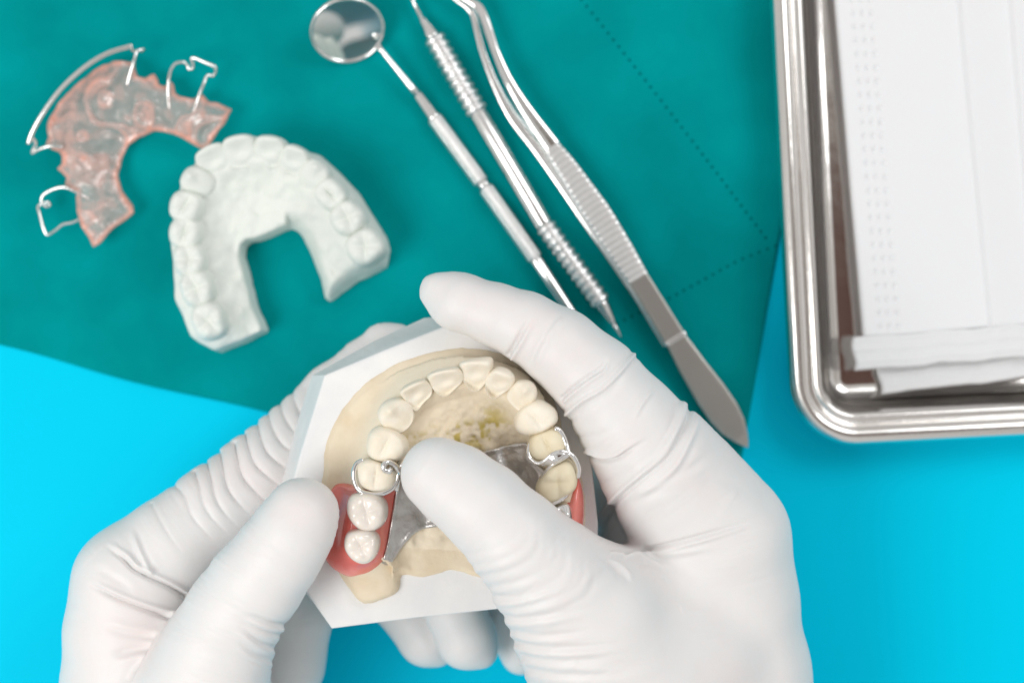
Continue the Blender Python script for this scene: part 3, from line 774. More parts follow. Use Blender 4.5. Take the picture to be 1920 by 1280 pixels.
V, F, n = loft(rs)
F.append(tuple(range(n)))
V = np.concatenate([V, [cen]]); ci = len(V) - 1; b0 = (len(rs) - 1) * n
for j in range(n): F.append((b0 + j, ci, b0 + (j + 1) % n))
F = [tuple(reversed(f)) for f in F]
o = obj('plaster_base', V, F, M_plaster, t_c, smooth=False)

ring_o = [(604, 884), (606, 850), (620, 805), (655, 748), (715, 697), (785, 666), (850, 653), (905, 655), (960, 668), (1000, 690), (1030, 727), (1048, 775), (1062, 830), (1092, 900), (1098, 980), (1085, 1060), (1000, 1100), (900, 1085), (868, 1075), (842, 1070), (815, 1079), (785, 1084), (758, 1079), (750, 1084), (747, 1108), (728, 1122), (682, 1134), (652, 1105), (628, 1062), (606, 1000), (600, 930)]
arch_c = [(676, 1025), (685, 962), (704, 893), (720, 834), (740, 782), (778, 738), (832, 716), (890, 706), (934, 722), (975, 745), (1005, 785), (1028, 834), (1049, 904), (1052, 980), (1040, 1050)]
ow = catmull(np.array([(*W(p[0], p[1], HB + 12)[:2], 0) for p in ring_o]), 6, closed=True)[:, :2]
aw = catmull(np.array([(*W(p[0], p[1], HB + 40)[:2], 0) for p in arch_c]), 6)
cenp = W(870, 905, HB + 20)[:2]
def castH(X, Y):
    sh = X.shape; P = np.stack([X.ravel(), Y.ravel()], 1)
    d = line_dist(X, Y, aw)
    ins = poly_sd(X, Y, np.vstack([aw[:, :2], W(1030, 1130, HB + 20)[:2], W(740, 1130, HB + 20)[:2], W(735, 1060, HB + 20)[:2]])) < 0
    n1 = fbm(P, 60, 3, 51).reshape(sh); n2 = fbm(P, 18, 3, 52).reshape(sh); n3 = fbm(P, 9, 2, 53).reshape(sh)
    H = HB + 7 + 43 * np.exp(-(np.maximum(d - 10, 0) / 27) ** 2)
    pal = HB + 9 + 22 * np.exp(-np.maximum(d - 30, 0) / 42)
    H = np.where(ins, np.maximum(H, pal), H)
    ru = np.clip((d - 32) / 24, 0, 1) * ins
    fr = W(890, 805, HB + 20)[:2]; loc_ = np.exp(-(((X - fr[0]) / 105) ** 2 + ((Y - fr[1]) / 48) ** 2))
    yb = W(0, 1015, HB)[1]; post = np.clip((yb - Y) / 22, 0, 1) * np.clip((X - W(736, 0, HB)[0]) / 30, 0, 1); ru = ru * (1 - .85 * post)
    H = H + ru * (4.5 * np.sin(n1 * 9) * .5 + 2 * n2) + loc_ * (5.5 * n2 + 3.0 * n3) + .6 * n2
    return H * (1 - post) + (HB + 6.5 + .8 * n2) * post
vs = 2.0
lo = ow.min(0) - 8; hi = ow.max(0) + 8
xs = np.arange(lo[0], hi[0], vs); ys = np.arange(lo[1], hi[1], vs); zs_ = np.arange(HB - 6, HB + 62, vs)
X2, Y2 = np.meshgrid(xs, ys, indexing='ij'); Hc = castH(X2, Y2); P2 = np.stack([X2.ravel(), Y2.ravel()], 1)
sdo = poly_sd(X2, Y2, ow) + (1.7 * fbm(P2, 16, 3, 61)).reshape(X2.shape)
# the rim of the stone is flush with the plaster, so it thins to the edge
Hc2 = np.where(sdo > -14, np.minimum(Hc, HB + 1.2 + 9 * np.clip(-sdo / 14, 0, 1)), Hc)
tb = W(700, 1095, HB + 10)[:2]
Hc2 = Hc2 + 14 * np.exp(-(((X2 - tb[0]) / 42) ** 4 + ((Y2 - tb[1]) / 50) ** 4)) * (sdo < -3)
F3 = smax(zs_[None, None, :] - Hc2[:, :, None], sdo[:, :, None], 2.5)
F3 = np.maximum(F3, (HB - 3) - zs_[None, None, :])
V, Q = surface_nets(F3, (xs[0], ys[0], zs_[0]), vs); V = smooth_quads(V, Q, 1)
# greenish separating-wax residue on the front of the palate is its own tint
gum = obj('stone_palate', V, Q, M_stone, t_c)
att = gum.data.color_attributes.new('wax', 'FLOAT_COLOR', 'POINT')
pxv = 960 + V[:, 0] * HC / (HC - V[:, 2]); pyv = 640 - V[:, 1] * HC / (HC - V[:, 2])
wreg = np.exp(-(((pxv - 895) / 78) ** 4 + ((pyv - 816) / 26) ** 4)) + .8 * np.exp(-(((pxv - 925) / 24) ** 2 + ((pyv - 780) / 22) ** 2)) + .9 * np.exp(-(((pxv - 790) / 40) ** 2 + ((pyv - 822) / 10) ** 2))
wn = fbm(V[:, :2], 24, 3, 71) + .5 * fbm(V[:, :2], 8, 2, 72)
wax = np.clip((wn + .07) * 3.0, 0, 1) * np.clip(wreg, 0, 1)
ringd = line_dist(V[:, 0], V[:, 1], aw); outside = (poly_sd(V[:, 0], V[:, 1], aw[:, :2]) > 0)
pale = np.where(outside, np.clip((54 - ringd) / 24, 0, 1), .75)
col = np.ones((len(V), 4), np.float32); col[:, 0] = wax; col[:, 1] = pale; att.data.foreach_set('color', col.ravel())
tt = M_stone.node_tree; bb = tt.nodes['Principled BSDF']; an = tt.nodes.new('ShaderNodeAttribute'); an.attribute_name = 'wax'
sp = tt.nodes.new('ShaderNodeSeparateColor'); tt.links.new(an.outputs['Color'], sp.inputs[0])
src = bb.inputs['Base Color'].links[0].from_socket
mA = tt.nodes.new('ShaderNodeMixRGB'); mA.inputs[2].default_value = (0.81, 0.715, 0.565, 1); tt.links.new(sp.outputs[1], mA.inputs[0]); tt.links.new(src, mA.inputs[1])
mB = tt.nodes.new('ShaderNodeMixRGB'); mB.inputs[2].default_value = (0.54, 0.43, 0.12, 1); tt.links.new(sp.outputs[0], mB.inputs[0]); tt.links.new(mA.outputs[0], mB.inputs[1])
tt.links.new(mB.outputs[0], bb.inputs['Base Color'])

HT = 478.0
teeth = [
 ([c6(p) for p in [(300, 625), (330, 608), (372, 612), (410, 628), (440, 650), (442, 680), (425, 708), (385, 722), (345, 720), (312, 700), (300, 665)]], 'premolar', M_stonetooth),
 ([c6(p) for p in [(335, 540), (350, 500), (390, 484), (440, 500), (475, 535), (478, 572), (450, 603), (410, 612), (365, 605), (338, 580)]], 'premolar', M_stonetooth),
 ([c6(p) for p in [(376, 432), (395, 395), (440, 377), (480, 385), (502, 420), (498, 465), (465, 498), (425, 500), (392, 475)]], 'canine', M_stonetooth),
 ([c6(p) for p in [(460, 350), (490, 322), (545, 305), (570, 325), (572, 360), (545, 390), (520, 418), (500, 410), (478, 385)]], 'incisor', M_stonetooth),
 ([c6(p) for p in [(564, 290), (600, 270), (660, 260), (688, 272), (692, 305), (665, 335), (635, 362), (610, 362), (585, 340), (568, 315)]], 'incisor', M_stonetooth),
 ([c6(p) for p in [(686, 245), (720, 232), (770, 224), (801, 228), (802, 265), (788, 300), (765, 330), (745, 345), (722, 340), (700, 310), (690, 280)]], 'incisor', M_stonetooth),
 ([c6(p) for p in [(800, 275), (828, 260), (865, 270), (887, 298), (880, 330), (850, 350), (815, 372), (795, 365), (782, 330), (785, 298)]], 'incisor', M_stonetooth),
 ([c6(p) for p in [(880, 330), (905, 310), (945, 312), (968, 335), (970, 370), (950, 400), (915, 420), (885, 400), (865, 370)]], 'canine', M_stonetooth),
 ([c6(p) for p in [(935, 400), (975, 384), (1015, 400), (1042, 425), (1046, 460), (1020, 487), (975, 508), (930, 510), (900, 490), (895, 450), (910, 420)]], 'premolar', M_stonetooth),
 ([c6(p) for p in [(945, 545), (960, 515), (1000, 500), (1040, 490), (1068, 510), (1080, 545), (1078, 572), (1040, 580), (1000, 605), (965, 600), (947, 575)]], 'premolar', M_stonetooth2),
 ([c6(p) for p in [(1010, 650), (1050, 622), (1090, 612), (1115, 640), (1122, 690), (1108, 725), (1060, 755), (1015, 765), (985, 740), (978, 705)]], 'molar', M_stonetooth2),
]
for i, (pl, stl, mt) in enumerate(teeth):
    cx = sum(p[0] for p in pl) / len(pl); cy = sum(p[1] for p in pl) / len(pl)
    pl = [(cx + (p[0] - cx) * 1.055, cy + (p[1] - cy) * 1.055) for p in pl]
    V, F = tooth_mesh(pl, HB + 30, HT + (2 if stl == 'incisor' else 0), stl, soft=(.42 if stl in ('premolar', 'molar') else .75), seed=i + 1, out_dir=W(cx, cy, HT)[:2] - cenp)
    obj('tooth', V, F, mt, t_c)

# ================================================================= PARTIAL DENTURE
t_d = thing('partial_denture', 'metal framed partial denture with pink base and clasps on the cast', 'denture', W(860, 920, HB + 30))
def plate_mesh(poly, lift, th_, k=3, vs=1.8, hz=None, noise=0.0, href=HB + 35):
    w = catmull(np.array([(*W(p[0], p[1], href)[:2], 0) for p in poly]), 6, closed=True)[:, :2]
    lo = w.min(0) - 8; hi = w.max(0) + 8; xs = np.arange(lo[0], hi[0], vs); ys = np.arange(lo[1], hi[1], vs)
    X2, Y2 = np.meshgrid(xs, ys, indexing='ij'); H = castH(X2, Y2)
    # metal does not follow the finest roughness of the stone
    for _ in range(10):
        Hp = np.pad(H, 1, mode='edge'); H = (Hp[:-2, 1:-1] + Hp[2:, 1:-1] + Hp[1:-1, :-2] + Hp[1:-1, 2:] + 2 * H) / 6
    H = H + lift
    s2 = poly_sd(X2, Y2, w)
    zs_ = np.arange(H.min() - th_ - 6, H.max() + th_ + 8, vs)
    rim = 1.8 * np.exp(-((s2 + 4) / 3.2) ** 2)
    F3 = smax(np.abs(zs_[None, None, :] - H[:, :, None]) - (th_ + rim[:, :, None]), s2[:, :, None], k)
    V, Q = surface_nets(F3, (xs[0], ys[0], zs_[0]), vs); return smooth_quads(V, Q, 2), Q
plate = [(745, 884), (752, 868), (800, 862), (850, 852), (905, 846), (950, 834), (986, 829), (992, 840), (992, 858), (1004, 868), (1020, 878), (1032, 890), (1022, 905), (1010, 922), (1012, 940), (1035, 950), (1045, 980), (1040, 1020), (1010, 1040), (960, 1020), (900, 1000), (850, 990), (802, 992), (775, 1004), (752, 1030), (738, 1052), (716, 1068), (711, 1062), (722, 1030), (730, 990), (737, 945), (742, 915)]
V, Q = plate_mesh(plate, 5.5, 2.4, 2.5); obj('palatal_plate', V, Q, M_blast, t_d)
def saddle(poly, lift, name, href=HB + 45, k=22, vs=2.0):
    w = catmull(np.array([(*W(p[0], p[1], href)[:2], 0) for p in poly]), 6, closed=True)[:, :2]
    lo = w.min(0) - 8; hi = w.max(0) + 8; xs = np.arange(lo[0], hi[0], vs); ys = np.arange(lo[1], hi[1], vs)
    X2, Y2 = np.meshgrid(xs, ys, indexing='ij'); s2 = poly_sd(X2, Y2, w)
    d = line_dist(X2, Y2, aw)
    H = HB + 24 + 36 * np.exp(-(np.maximum(d - 16, 0) / 24) ** 2)
    zs_ = np.arange(HB + 1, HB + 75, vs)
    F3 = smax(zs_[None, None, :] - H[:, :, None], s2[:, :, None], k)
    F3 = np.maximum(F3, HB + 5 - zs_[None, None, :])
    V, Q = surface_nets(F3, (xs[0], ys[0], zs_[0]), vs); V = smooth_quads(V, Q, 2)
    return obj(name, V, Q, M_pink, t_d)
saddle([(618, 918), (640, 908), (690, 914), (742, 910), (744, 935), (738, 980), (728, 1035), (712, 1066), (688, 1084), (655, 1089), (622, 1074), (603, 1050), (598, 1010), (604, 955)], 18, 'gum_base')
saddle([(1072, 925), (1084, 898), (1093, 915), (1097, 955), (1092, 1010), (1075, 1060), (1030, 1090), (990, 1060), (1020, 1010), (1050, 975)], 16, 'gum_base')
for k_, (pl, stl) in enumerate([([(652, 935), (672, 926), (700, 927), (716, 935), (724, 955), (720, 980), (703, 996), (680, 998), (660, 985), (648, 962)], 'molar'),
                  ([(648, 1002), (670, 994), (694, 995), (708, 1010), (707, 1035), (694, 1055), (676, 1060), (656, 1050), (643, 1028)], 'molar')]):
    cx = sum(p[0] for p in pl) / len(pl); cy = sum(p[1] for p in pl) / len(pl)
    pl = [(cx + (p[0] - cx) * 0.99, cy + (p[1] - cy) * 0.99) for p in pl]
    V, F = tooth_mesh(pl, HB + 40, HT + 6, stl, soft=.5, seed=90 + k_, out_dir=W(cx, cy, HT)[:2] - cenp)
    obj('artificial_tooth', V, F, M_dtooth, t_d)
V, F = tooth_mesh([(1030, 958), (1048, 945), (1066, 942), (1074, 965), (1072, 995), (1052, 1012), (1030, 1005), (1022, 980)], HB + 36, HT - 6, 'molar', seed=97, out_dir=(1, 0))
obj('metal_crown', V, F, M_chrome, t_d)
zc = HT - 5
wire('clasp', [(682, 862, zc - 6), (670, 868, zc - 6), (664, 882, zc - 5), (664, 898, zc - 5), (670, 914, zc - 6), (682, 923, zc - 6), (700, 926, zc - 6), (718, 924, zc - 6), (735, 915, zc - 8), (744, 900, zc - 9), (746, 884, zc - 8), (740, 873, zc - 4), (730, 870, zc + 2)], 4.3, M_chrome, t_d, n=14, step=1.5)
wire('clasp_rest', [(746, 900, HB + 40), (747, 884, zc - 6), (740, 872, zc), (728, 866, zc + 6), (720, 871, zc + 9), (720, 880, zc + 8), (729, 883, zc + 7), (734, 877, zc + 8)], 4.6, M_chrome, t_d, n=14, step=1.5)
wire('connector', [(752, 866, HB + 42), (749, 876, HB + 50), (747, 888, HB + 48), (745, 902, HB + 42), (742, 920, HB + 38)], 6.5, M_chrome, t_d, n=14, step=2)
wire('clasp', [(1039, 803, zc), (1048, 806, zc - 1), (1056, 818, zc - 3), (1062, 834, zc - 3), (1066, 848, zc), (1074, 855, zc), (1081, 866, zc - 2), (1085, 880, zc - 4), (1083, 896, zc - 8)], 4.2, M_chrome, t_d, n=14, step=1.5)
wire('clasp', [(996, 828, zc - 10), (992, 838, zc - 8), (991, 850, zc - 6), (997, 861, zc - 4), (1008, 868, zc - 2), (1020, 864, zc), (1034, 852, zc + 3), (1050, 846, zc + 5), (1066, 849, zc + 2)], 3.8, M_chrome, t_d, n=14, step=1.5)
wire('clasp', [(1066, 852, zc), (1052, 861, zc + 2), (1038, 869, zc), (1027, 880, zc - 5), (1018, 896, zc - 14), (1009, 912, zc - 22)], 3.8, M_chrome, t_d, n=14, step=1.5)
wire('clasp', [(1024, 948, zc - 10), (1034, 944, zc - 6), (1048, 938, zc - 4), (1060, 929, zc - 3), (1064, 922, zc - 6)], 4.0, M_chrome, t_d, n=14, step=1.5)
P = np.array([W(1018, 871, zc - 6), W(1028, 864, zc), W(1040, 857, zc + 4), W(1052, 853, zc + 4), W(1064, 851, zc + 1)]); P, s = resample(catmull(P, 6), 1.5)
V, F = sweep(P, np.interp(s / s[-1], [0, .3, .6, 1], [3, 9, 9, 4]), np.interp(s / s[-1], [0, .3, .6, 1], [4, 4, 4, 4]), 16, 2.2)
obj('occlusal_rest', V, F, M_chrome, t_d)

# ================================================================= GLOVED HANDS
def prim_chain(pts, asp=None):
    """pts: (px,py,h,r_photo)"""
    return [(W(p[0], p[1], p[2]), R_(p[3], p[2])) for p in pts]
def hand(name, label, groups, links, k_link, wr, vs, bounds):
    """groups: dict name -> list of chains; links: [(group, k)] unioned with 'palm' ; wr: wrinkle list"""
    allp = [q for g in groups.values() for ch in g for q in ch]
    lo = np.min([p - r for p, r in allp], 0) - 12; hi = np.max([p + r for p, r in allp], 0) + 12
    ax = [np.arange(lo[k], hi[k] + vs, vs, dtype=np.float32) for k in range(3)]
    X, Y, Z = np.meshgrid(*ax, indexing='ij', sparse=True)
    shape = (len(ax[0]), len(ax[1]), len(ax[2]))
    def chain_field(ch, Fg, k):
        for (a, ra), (b, rb) in zip(ch[:-1], ch[1:]):
            l = np.minimum(a - ra, b - rb) - 45; h = np.maximum(a + ra, b + rb) + 45
            i0 = [max(0, int((l[q] - lo[q]) / vs)) for q in range(3)]; i1 = [min(shape[q], int((h[q] - lo[q]) / vs) + 2) for q in range(3)]
            sl = tuple(slice(i0[q], i1[q]) for q in range(3))
            d = round_cone(ax[0][sl[0]][:, None, None], ax[1][sl[1]][None, :, None], ax[2][sl[2]][None, None, :], a, b, ra, rb).astype(np.float32)
            Fg[sl] = smin(Fg[sl], d, k)
        return Fg
    fld = {}
    for g, chs in groups.items():
        Fg = np.full(shape, 60.0, np.float32)
        for ch in chs: Fg = chain_field(ch, Fg, 30.0 if g == 'palm' else 10.0)
        fld[g] = Fg
    Fm = fld['palm']; out = Fm.copy()
    for g, k in links.items(): out = np.minimum(out, smin(fld[g], Fm, k))
    V, Q = surface_nets(out, lo, vs)
    V = smooth_quads(V, Q, 3)
    V, Q = subdivide(V, Q)
    # label vertices by group
    gd = []
    names = list(groups)
    for g in names:
        d = np.full(len(V), 1e9)
        for ch in groups[g]:
            for (a, ra), (b, rb) in zip(ch[:-1], ch[1:]): d = np.minimum(d, round_cone(V[:, 0], V[:, 1], V[:, 2], a, b, ra, rb))
        gd.append(d)
    gd = np.array(gd)
    N = normals_of(V, Q)
    px = 960 + V[:, 0] * HC / (HC - V[:, 2]); py = 640 - V[:, 1] * HC / (HC - V[:, 2])
    disp = np.zeros(len(V)); face = np.clip((N[:, 2] + .35) / .45, 0, 1)
    for w in wr:
        g, pts, amp, wid = w[:4]; kind = w[4] if len(w) > 4 else 'fold'
        pl = catmull(np.array([(p[0], p[1], 0) for p in pts], float), 5)[:, :2]
        sel = (px > pl[:, 0].min() - 5 * wid) & (px < pl[:, 0].max() + 5 * wid) & (py > pl[:, 1].min() - 5 * wid) & (py < pl[:, 1].max() + 5 * wid)
        if g is not None:
            gi = [names.index(x) for x in g.split('+')]
            sel &= gd[gi].min(0) < gd.min(0) + 14
        ii = np.where(sel)[0]
        if not len(ii): continue
        x, y = px[ii], py[ii]; best = np.full(len(ii), 1e9); sg = np.zeros(len(ii)); tt_ = np.zeros(len(ii))
        L = np.r_[0, np.cumsum(np.hypot(*np.diff(pl, axis=0).T))]
        for q in range(len(pl) - 1):
            d, t_ = seg_dist(x, y, pl[q], pl[q + 1])
            c = (pl[q + 1][0] - pl[q][0]) * (y - pl[q][1]) - (pl[q + 1][1] - pl[q][1]) * (x - pl[q][0])
            m = d < best; best[m] = d[m]; sg[m] = np.sign(c[m]); tt_[m] = (L[q] + t_[m] * (L[q + 1] - L[q])) / L[-1]
        s_ = best * sg / wid
        ends = w[5] if len(w) > 5 else (0.3, 0.3)
        tap = np.clip(tt_ / max(ends[0], 1e-3), 0, 1) * np.clip((1 - tt_) / max(ends[1], 1e-3), 0, 1); tap = tap * tap * (3 - 2 * tap)
        if kind == 'fold': g_ = -np.exp(-s_ ** 2) + .65 * np.exp(-((s_ - 1.7) / 1.1) ** 2)
        elif kind == 'foldr': g_ = -np.exp(-s_ ** 2) + .65 * np.exp(-((s_ + 1.7) / 1.1) ** 2)
        elif kind == 'ridge': g_ = np.exp(-s_ ** 2) - .35 * np.exp(-((s_ - 2) / 1.1) ** 2) - .35 * np.exp(-((s_ + 2) / 1.1) ** 2)
        elif kind == 'lobe': g_ = -np.exp(-np.abs(s_) * 1.3) 
        else: g_ = -np.exp(-s_ ** 2)
        disp[ii] += amp * g_ * tap * face[ii]
    mi = gd.argmin(0)
    for gi_, g in enumerate(names):
        ii = np.where(mi == gi_)[0]
        if not len(ii): continue
        ch = groups[g][0]; x, y = px[ii], py[ii]
        cp = np.array([[960 + a[0] * HC / (HC - a[2]), 640 - a[1] * HC / (HC - a[2])] for a, _ in ch])
        best = np.full(len(ii), 1e9); sa_ = np.zeros(len(ii)); sp_ = np.zeros(len(ii)); L = np.r_[0, np.cumsum(np.hypot(*np.diff(cp, axis=0).T))]
        for q in range(len(cp) - 1):
            d, t_ = seg_dist(x, y, cp[q], cp[q + 1]); dd_ = cp[q + 1] - cp[q]; ll = np.hypot(*dd_)
            m = d < best; best[m] = d[m]; sa_[m] = L[q] + (((x - cp[q][0]) * dd_[0] + (y - cp[q][1]) * dd_[1]) / ll)[m]
            sp_[m] = (((x - cp[q][0]) * dd_[1] - (y - cp[q][1]) * dd_[0]) / ll)[m]
        q3 = np.stack([sa_ / 8.0 + 1.2 * fbm(V[ii], 90, 2, 60 + gi_), sp_ / 62.0, V[ii, 2] / 70.0], 1)
        n_ = vnoise(q3, 1.0, 33 + gi_); n_ = 1 - 2 * np.abs(n_)
        n2_ = vnoise(np.stack([sa_ / 17.0 + fbm(V[ii], 120, 2, 70 + gi_), sp_ / 80.0, V[ii, 2] / 70.0], 1), 1.0, 43 + gi_)
        mk = np.clip(fbm(V[ii], 110, 2, 90 + gi_) * 1.6 + .5, .12, 1)
        am_ = {'palm': .5, 'thumb': .8, 'index': .75}.get(g, .5)
        disp[ii] += am_ * mk * (n_ * .55 + 1.0 * n2_)
    disp += .9 * fbm(V, 60, 2, 7) + 0.8 * fbm(V, 130, 2, 8)
    V = V + N * disp[:, None]
    o = obj(name, V, Q, M_glove, None, loc=tuple(V.mean(0) * (1, 1, 0)))
    tag(o, label, 'gloved hand'); return o

# --- hand whose thumb presses on the palate, index finger round the far side
GR = {
 'palm': [prim_chain([(1284, 930, 375, 120), (1345, 1010, 360, 130), (1372, 1120, 345, 118), (1385, 1260, 325, 128), (1395, 1420, 300, 135), (1400, 1700, 260, 150), (1420, 2000, 230, 160)]),
          prim_chain([(1250, 1120, 372, 118), (1290, 1240, 375, 138), (1320, 1450, 335, 150), (1360, 1800, 270, 150)]),
          prim_chain([(1230, 1190, 390, 128), (1230, 1330, 360, 165), (1250, 1500, 320, 160), (1290, 1700, 280, 150), (1330, 2000, 240, 160)]),
          prim_chain([(1190, 920, 235, 95), (1230, 1010, 250, 110), (1345, 1050, 250, 110), (1300, 1300, 230, 130), (1330, 1700, 230, 140)])],
 'index': [prim_chain([(826, 549, 428, 35), (868, 568, 432, 53), (930, 590, 436, 58), (985, 612, 438, 64), (1050, 652, 438, 73), (1120, 714, 436, 82), (1180, 795, 424, 96), (1236, 870, 405, 115), (1290, 940, 378, 120)]),
           prim_chain([(809, 535, 428, 19), (850, 545, 430, 34)]), prim_chain([(803, 553, 428, 16), (850, 575, 430, 42)]), prim_chain([(822, 583, 428, 14), (850, 575, 430, 36)])],
 'thumb': [prim_chain([(822, 889, 520, 71), (858, 913, 524, 78), (905, 950, 526, 84), (965, 1010, 520, 92), (1035, 1085, 490, 112), (1110, 1165, 440, 150), (1185, 1290, 385, 185), (1200, 1420, 350, 185)])],
 'middle': [prim_chain([(1320, 1010, 270, 92), (1150, 850, 190, 70), (1010, 850, 160, 62), (870, 960, 165, 60), (835, 1100, 180, 60), (874, 1196, 200, 56)]), prim_chain([(874, 1196, 200, 56), (900, 1220, 203, 34)])],
 'ring': [prim_chain([(1330, 1080, 220, 88), (1130, 900, 120, 64), (930, 880, 95, 58), (760, 990, 100, 55), (745, 1120, 110, 55), (800, 1195, 125, 52)]), prim_chain([(800, 1195, 125, 52), (820, 1215, 125, 34)])],
 'little': [prim_chain([(1330, 1160, 200, 80), (1150, 1060, 110, 52), (1010, 1060, 95, 46), (945, 1150, 110, 44), (978, 1224, 120, 40)])],
}
WRr = [
 ('index', [(952, 668), (968, 642), (985, 612), (1000, 590)], 7, 4.6, 'fold', (.01, .6)),
 ('index', [(992, 690), (1005, 655), (1030, 615), (1050, 590)], 3.0, 6, 'fold', (.2, .5)),
 ('index', [(1015, 640), (1040, 612), (1060, 590)], 2.0, 5, 'ridge'),
 ('index+palm', [(1052, 748), (1075, 728), (1105, 706), (1128, 690), (1142, 664)], 7, 3.8, 'fold', (.01, .4)),
 ('index+palm', [(1060, 778), (1090, 752), (1128, 730), (1160, 700), (1196, 656)], 5.0, 3.8, 'ridge', (.01, .10)),
 ('index+palm', [(1066, 792), (1098, 765), (1138, 742), (1172, 708)], 3, 5, 'valley', (.01, .3)),
 ('index+palm', [(1185, 790), (1205, 755), (1232, 722)], 2.4, 4, 'ridge'),
 ('index+palm', [(1080, 820), (1120, 815), (1160, 800)], 2.0, 6, 'valley', (.01, .5)),
 ('index+palm', [(1094, 852), (1110, 858), (1130, 864), (1156, 860), (1184, 842), (1225, 818)], 9, 4.2, 'foldr', (.01, .6)),
 ('index+palm', [(1296, 755), (1290, 785), (1278, 812), (1252, 858), (1204, 898), (1160, 936), (1125, 980), (1100, 1025)], 7, 5, 'fold', (.02, .05)),
 ('index+palm', [(1280, 750), (1272, 790), (1245, 840), (1205, 878)], 4, 5, 'ridge', (.05, .5)),
 ('index+palm', [(1306, 775), (1300, 810), (1262, 880), (1215, 918), (1165, 962)], 4, 6, 'ridge', (.1, .5)),
 ('index+palm', [(1190, 912), (1230, 905), (1290, 880), (1340, 845)], 2.6, 9, 'valley'),
 ('index+palm', [(1100, 905), (1150, 900), (1200, 870)], 2.4, 9, 'valley'),
 (None, [(1165, 1040), (1205, 1031), (1253, 1021), (1319, 1004), (1387, 983), (1420, 970)], 7, 4.2, 'fold', (.05, .4)),
 (None, [(1175, 1046), (1245, 1038), (1310, 1030), (1370, 1012)], 3.5, 6, 'ridge', (.1, .6)),
 (None, [(1140, 1035), (1180, 1042), (1225, 1052), (1262, 1066)], 4.5, 4, 'ridge', (.1, .5)),
 (None, [(1135, 1045), (1168, 1062), (1190, 1092)], 3, 5, 'ridge'),
 (None, [(1120, 1040), (1150, 1060), (1165, 1090)], 2.5, 6, 'valley'),
 ('index+palm', [(1112, 1002), (1150, 960), (1210, 930), (1300, 905)], 3, 9, 'valley', (.02, .5)),
 ('palm+index', [(1300, 900), (1360, 900), (1420, 930)], 1.6, 14, 'valley'),
]
for i in range(9):
    f = i / 8.0; bx, by = 852 + 128 * f, 1062 + 112 * f * 1.0
    ex_, ey_ = 985 + 145 * f, 925 + 95 * f
    mx_, my_ = (bx + ex_) / 2 + 24, (by + ey_) / 2 + 22
    jj = (i * 37 % 7 - 3) * 3
    WRr.append(('thumb+palm', [(bx - 14, by - 6 + jj), (mx_ - 18, my_ + 22 + jj), (mx_ + 30, my_ - 14 + jj), (ex_ - 20, ey_ + 8 + jj)], .9 + .4 * (i % 3), 7, 'fold' if i % 2 else 'valley', (.08, .6)))
for (pts, am, wd_) in [([(925, 1152), (985, 1160), (1050, 1150), (1130, 1132)], 3.2, 6), ([(940, 1178), (1000, 1190), (1060, 1188), (1130, 1176)], 2.5, 6), ([(952, 1200), (1020, 1214), (1110, 1212), (1200, 1198)], 3.6, 6.5),
                      ([(975, 1228), (1040, 1238), (1110, 1236), (1170, 1226)], 2.4, 7), ([(985, 1252), (1060, 1264), (1150, 1262), (1225, 1250)], 2.6, 7), ([(905, 1110), (960, 1122), (1020, 1108), (1085, 1080)], 2.6, 6), ([(1080, 1240), (1180, 1246), (1260, 1235)], 1.6, 9)]:
    WRr.append(('thumb+palm', pts, am, wd_, 'fold', (.02, .5)))
hand('gloved_hand', 'white gloved hand with thumb pressing the palate and index round the cast', GR, {'index': 30, 'thumb': 34, 'middle': 20, 'ring': 20, 'little': 20}, 30, WRr, 5.0, None)

# --- hand that holds the pink saddle down with its thumb
GL = {
 'palm': [prim_chain([(248, 1092, 325, 106), (246, 1180, 318, 116), (262, 1290, 300, 138), (300, 1450, 285, 155), (330, 1700, 260, 160), (340, 2000, 240, 165)]),
          prim_chain([(300, 1230, 300, 120), (360, 1400, 300, 150), (380, 1700, 260, 160)])],
 'index': [prim_chain([(246, 1090, 325, 104), (320, 1030, 315, 98), (405, 962, 292, 90), (480, 898, 258, 84), (556, 832, 222, 78), (632, 745, 196, 66), (690, 690, 196, 56), (728, 655, 200, 47)]), prim_chain([(715, 640, 200, 34), (745, 645, 200, 38)])],
 'thumb': [prim_chain([(566, 965, 492, 71), (547, 1000, 492, 76), (520, 1040, 486, 81), (482, 1090, 470, 88), (440, 1150, 450, 92), (408, 1215, 425, 102), (375, 1310, 390, 128), (350, 1440, 340, 150)])],
 'middle': [prim_chain([(260, 1190, 215, 100), (400, 1120, 165, 82), (500, 1090, 150, 74), (555, 1160, 145, 66), (548, 1250, 140, 62)])],
 'ring': [prim_chain([(270, 1290, 190, 95), (420, 1260, 130, 78), (520, 1290, 120, 70), (500, 1400, 120, 66)])],
}
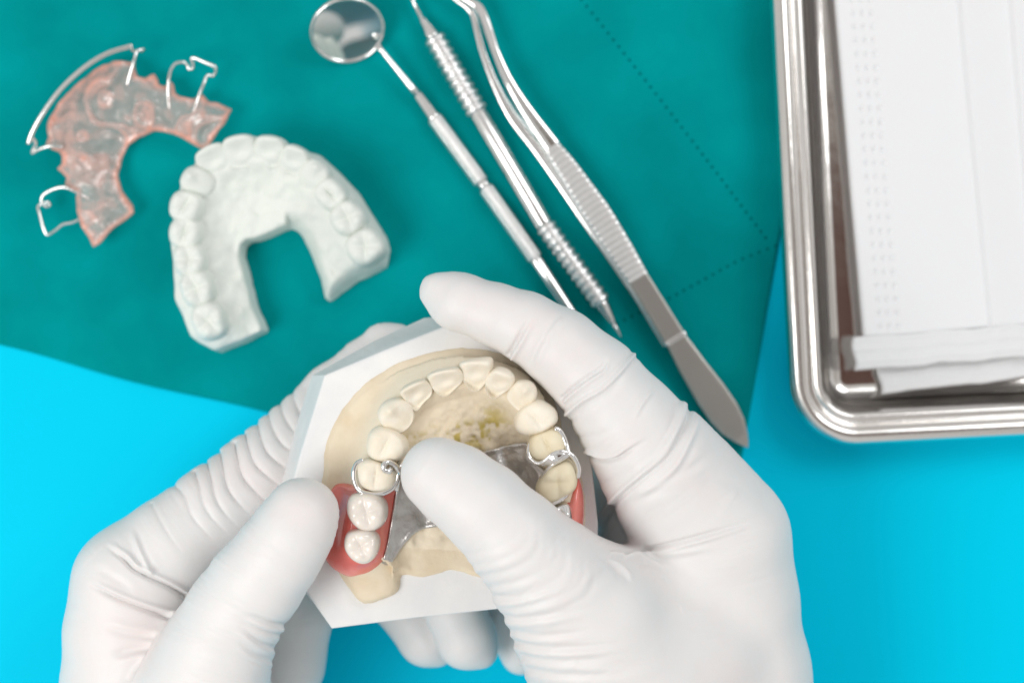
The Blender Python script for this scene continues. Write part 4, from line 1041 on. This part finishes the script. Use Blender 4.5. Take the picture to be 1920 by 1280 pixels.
WRl = [
 ('palm+index', [(190, 1018), (229, 1044), (251, 1066), (286, 1085), (318, 1100), (352, 1120)], 9, 4.8, 'foldr', (.35, .01)),
 ('palm+index', [(158, 1090), (208, 1116), (251, 1134), (317, 1156), (345, 1164)], 8, 5, 'foldr', (.3, .01)),
 ('palm+index', [(190, 1174), (235, 1186), (285, 1194), (320, 1196)], 3, 7, 'foldr', (.3, .01)),
 ('palm', [(205, 1230), (245, 1220), (300, 1208)], 5, 8, 'fold', (.3, .01)),
 ('palm', [(228, 1290), (250, 1250), (290, 1212)], 5, 9, 'valley', (.2, .01)),
 ('palm+index', [(248, 990), (256, 1018), (267, 1044), (286, 1081)], 4, 5, 'ridge', (.3, .1)),
 ('palm+index', [(175, 1060), (215, 1085), (255, 1110)], 2.5, 8, 'valley'),
]
for (pts, am) in [([(322, 905), (345, 928), (362, 970), (408, 1020)], 4.5), ([(362, 880), (372, 908), (388, 958), (436, 1010)], 6),
                  ([(384, 862), (394, 893), (410, 945), (454, 996)], 7), ([(408, 842), (416, 874), (432, 922), (482, 978)], 8), ([(436, 824), (442, 852), (460, 900), (528, 968)], 9),
                  ([(456, 808), (464, 836), (484, 876), (545, 925)], 8.5), ([(478, 788), (486, 814), (504, 850), (556, 892)], 8), ([(498, 768), (508, 798), (530, 832), (570, 860)], 7),
                  ([(520, 748), (530, 775), (548, 804), (575, 830)], 6), ([(545, 728), (552, 752), (568, 780), (590, 800)], 5), ([(282, 940), (298, 970), (322, 1010), (350, 1045)], 2.5)]:
    WRl.append(('index+palm', pts, am, 6.0, 'lobe', (.02, .5)))
for (pts, am) in [([(440, 1170), (462, 1184), (490, 1204), (520, 1216)], 4), ([(455, 1150), (485, 1160), (512, 1168), (540, 1172)], 5), ([(440, 1195), (470, 1220), (515, 1240)], 2), ([(430, 1150), (470, 1172), (528, 1190)], 2.5)]:
    WRl.append(('thumb', pts, am, 5.5, 'fold', (.4, .01)))
hand('gloved_hand', 'white gloved hand with thumb pressing the pink denture base from outside', GL, {'index': 26, 'thumb': 30, 'middle': 20, 'ring': 20}, 30, WRl, 5.0, None)
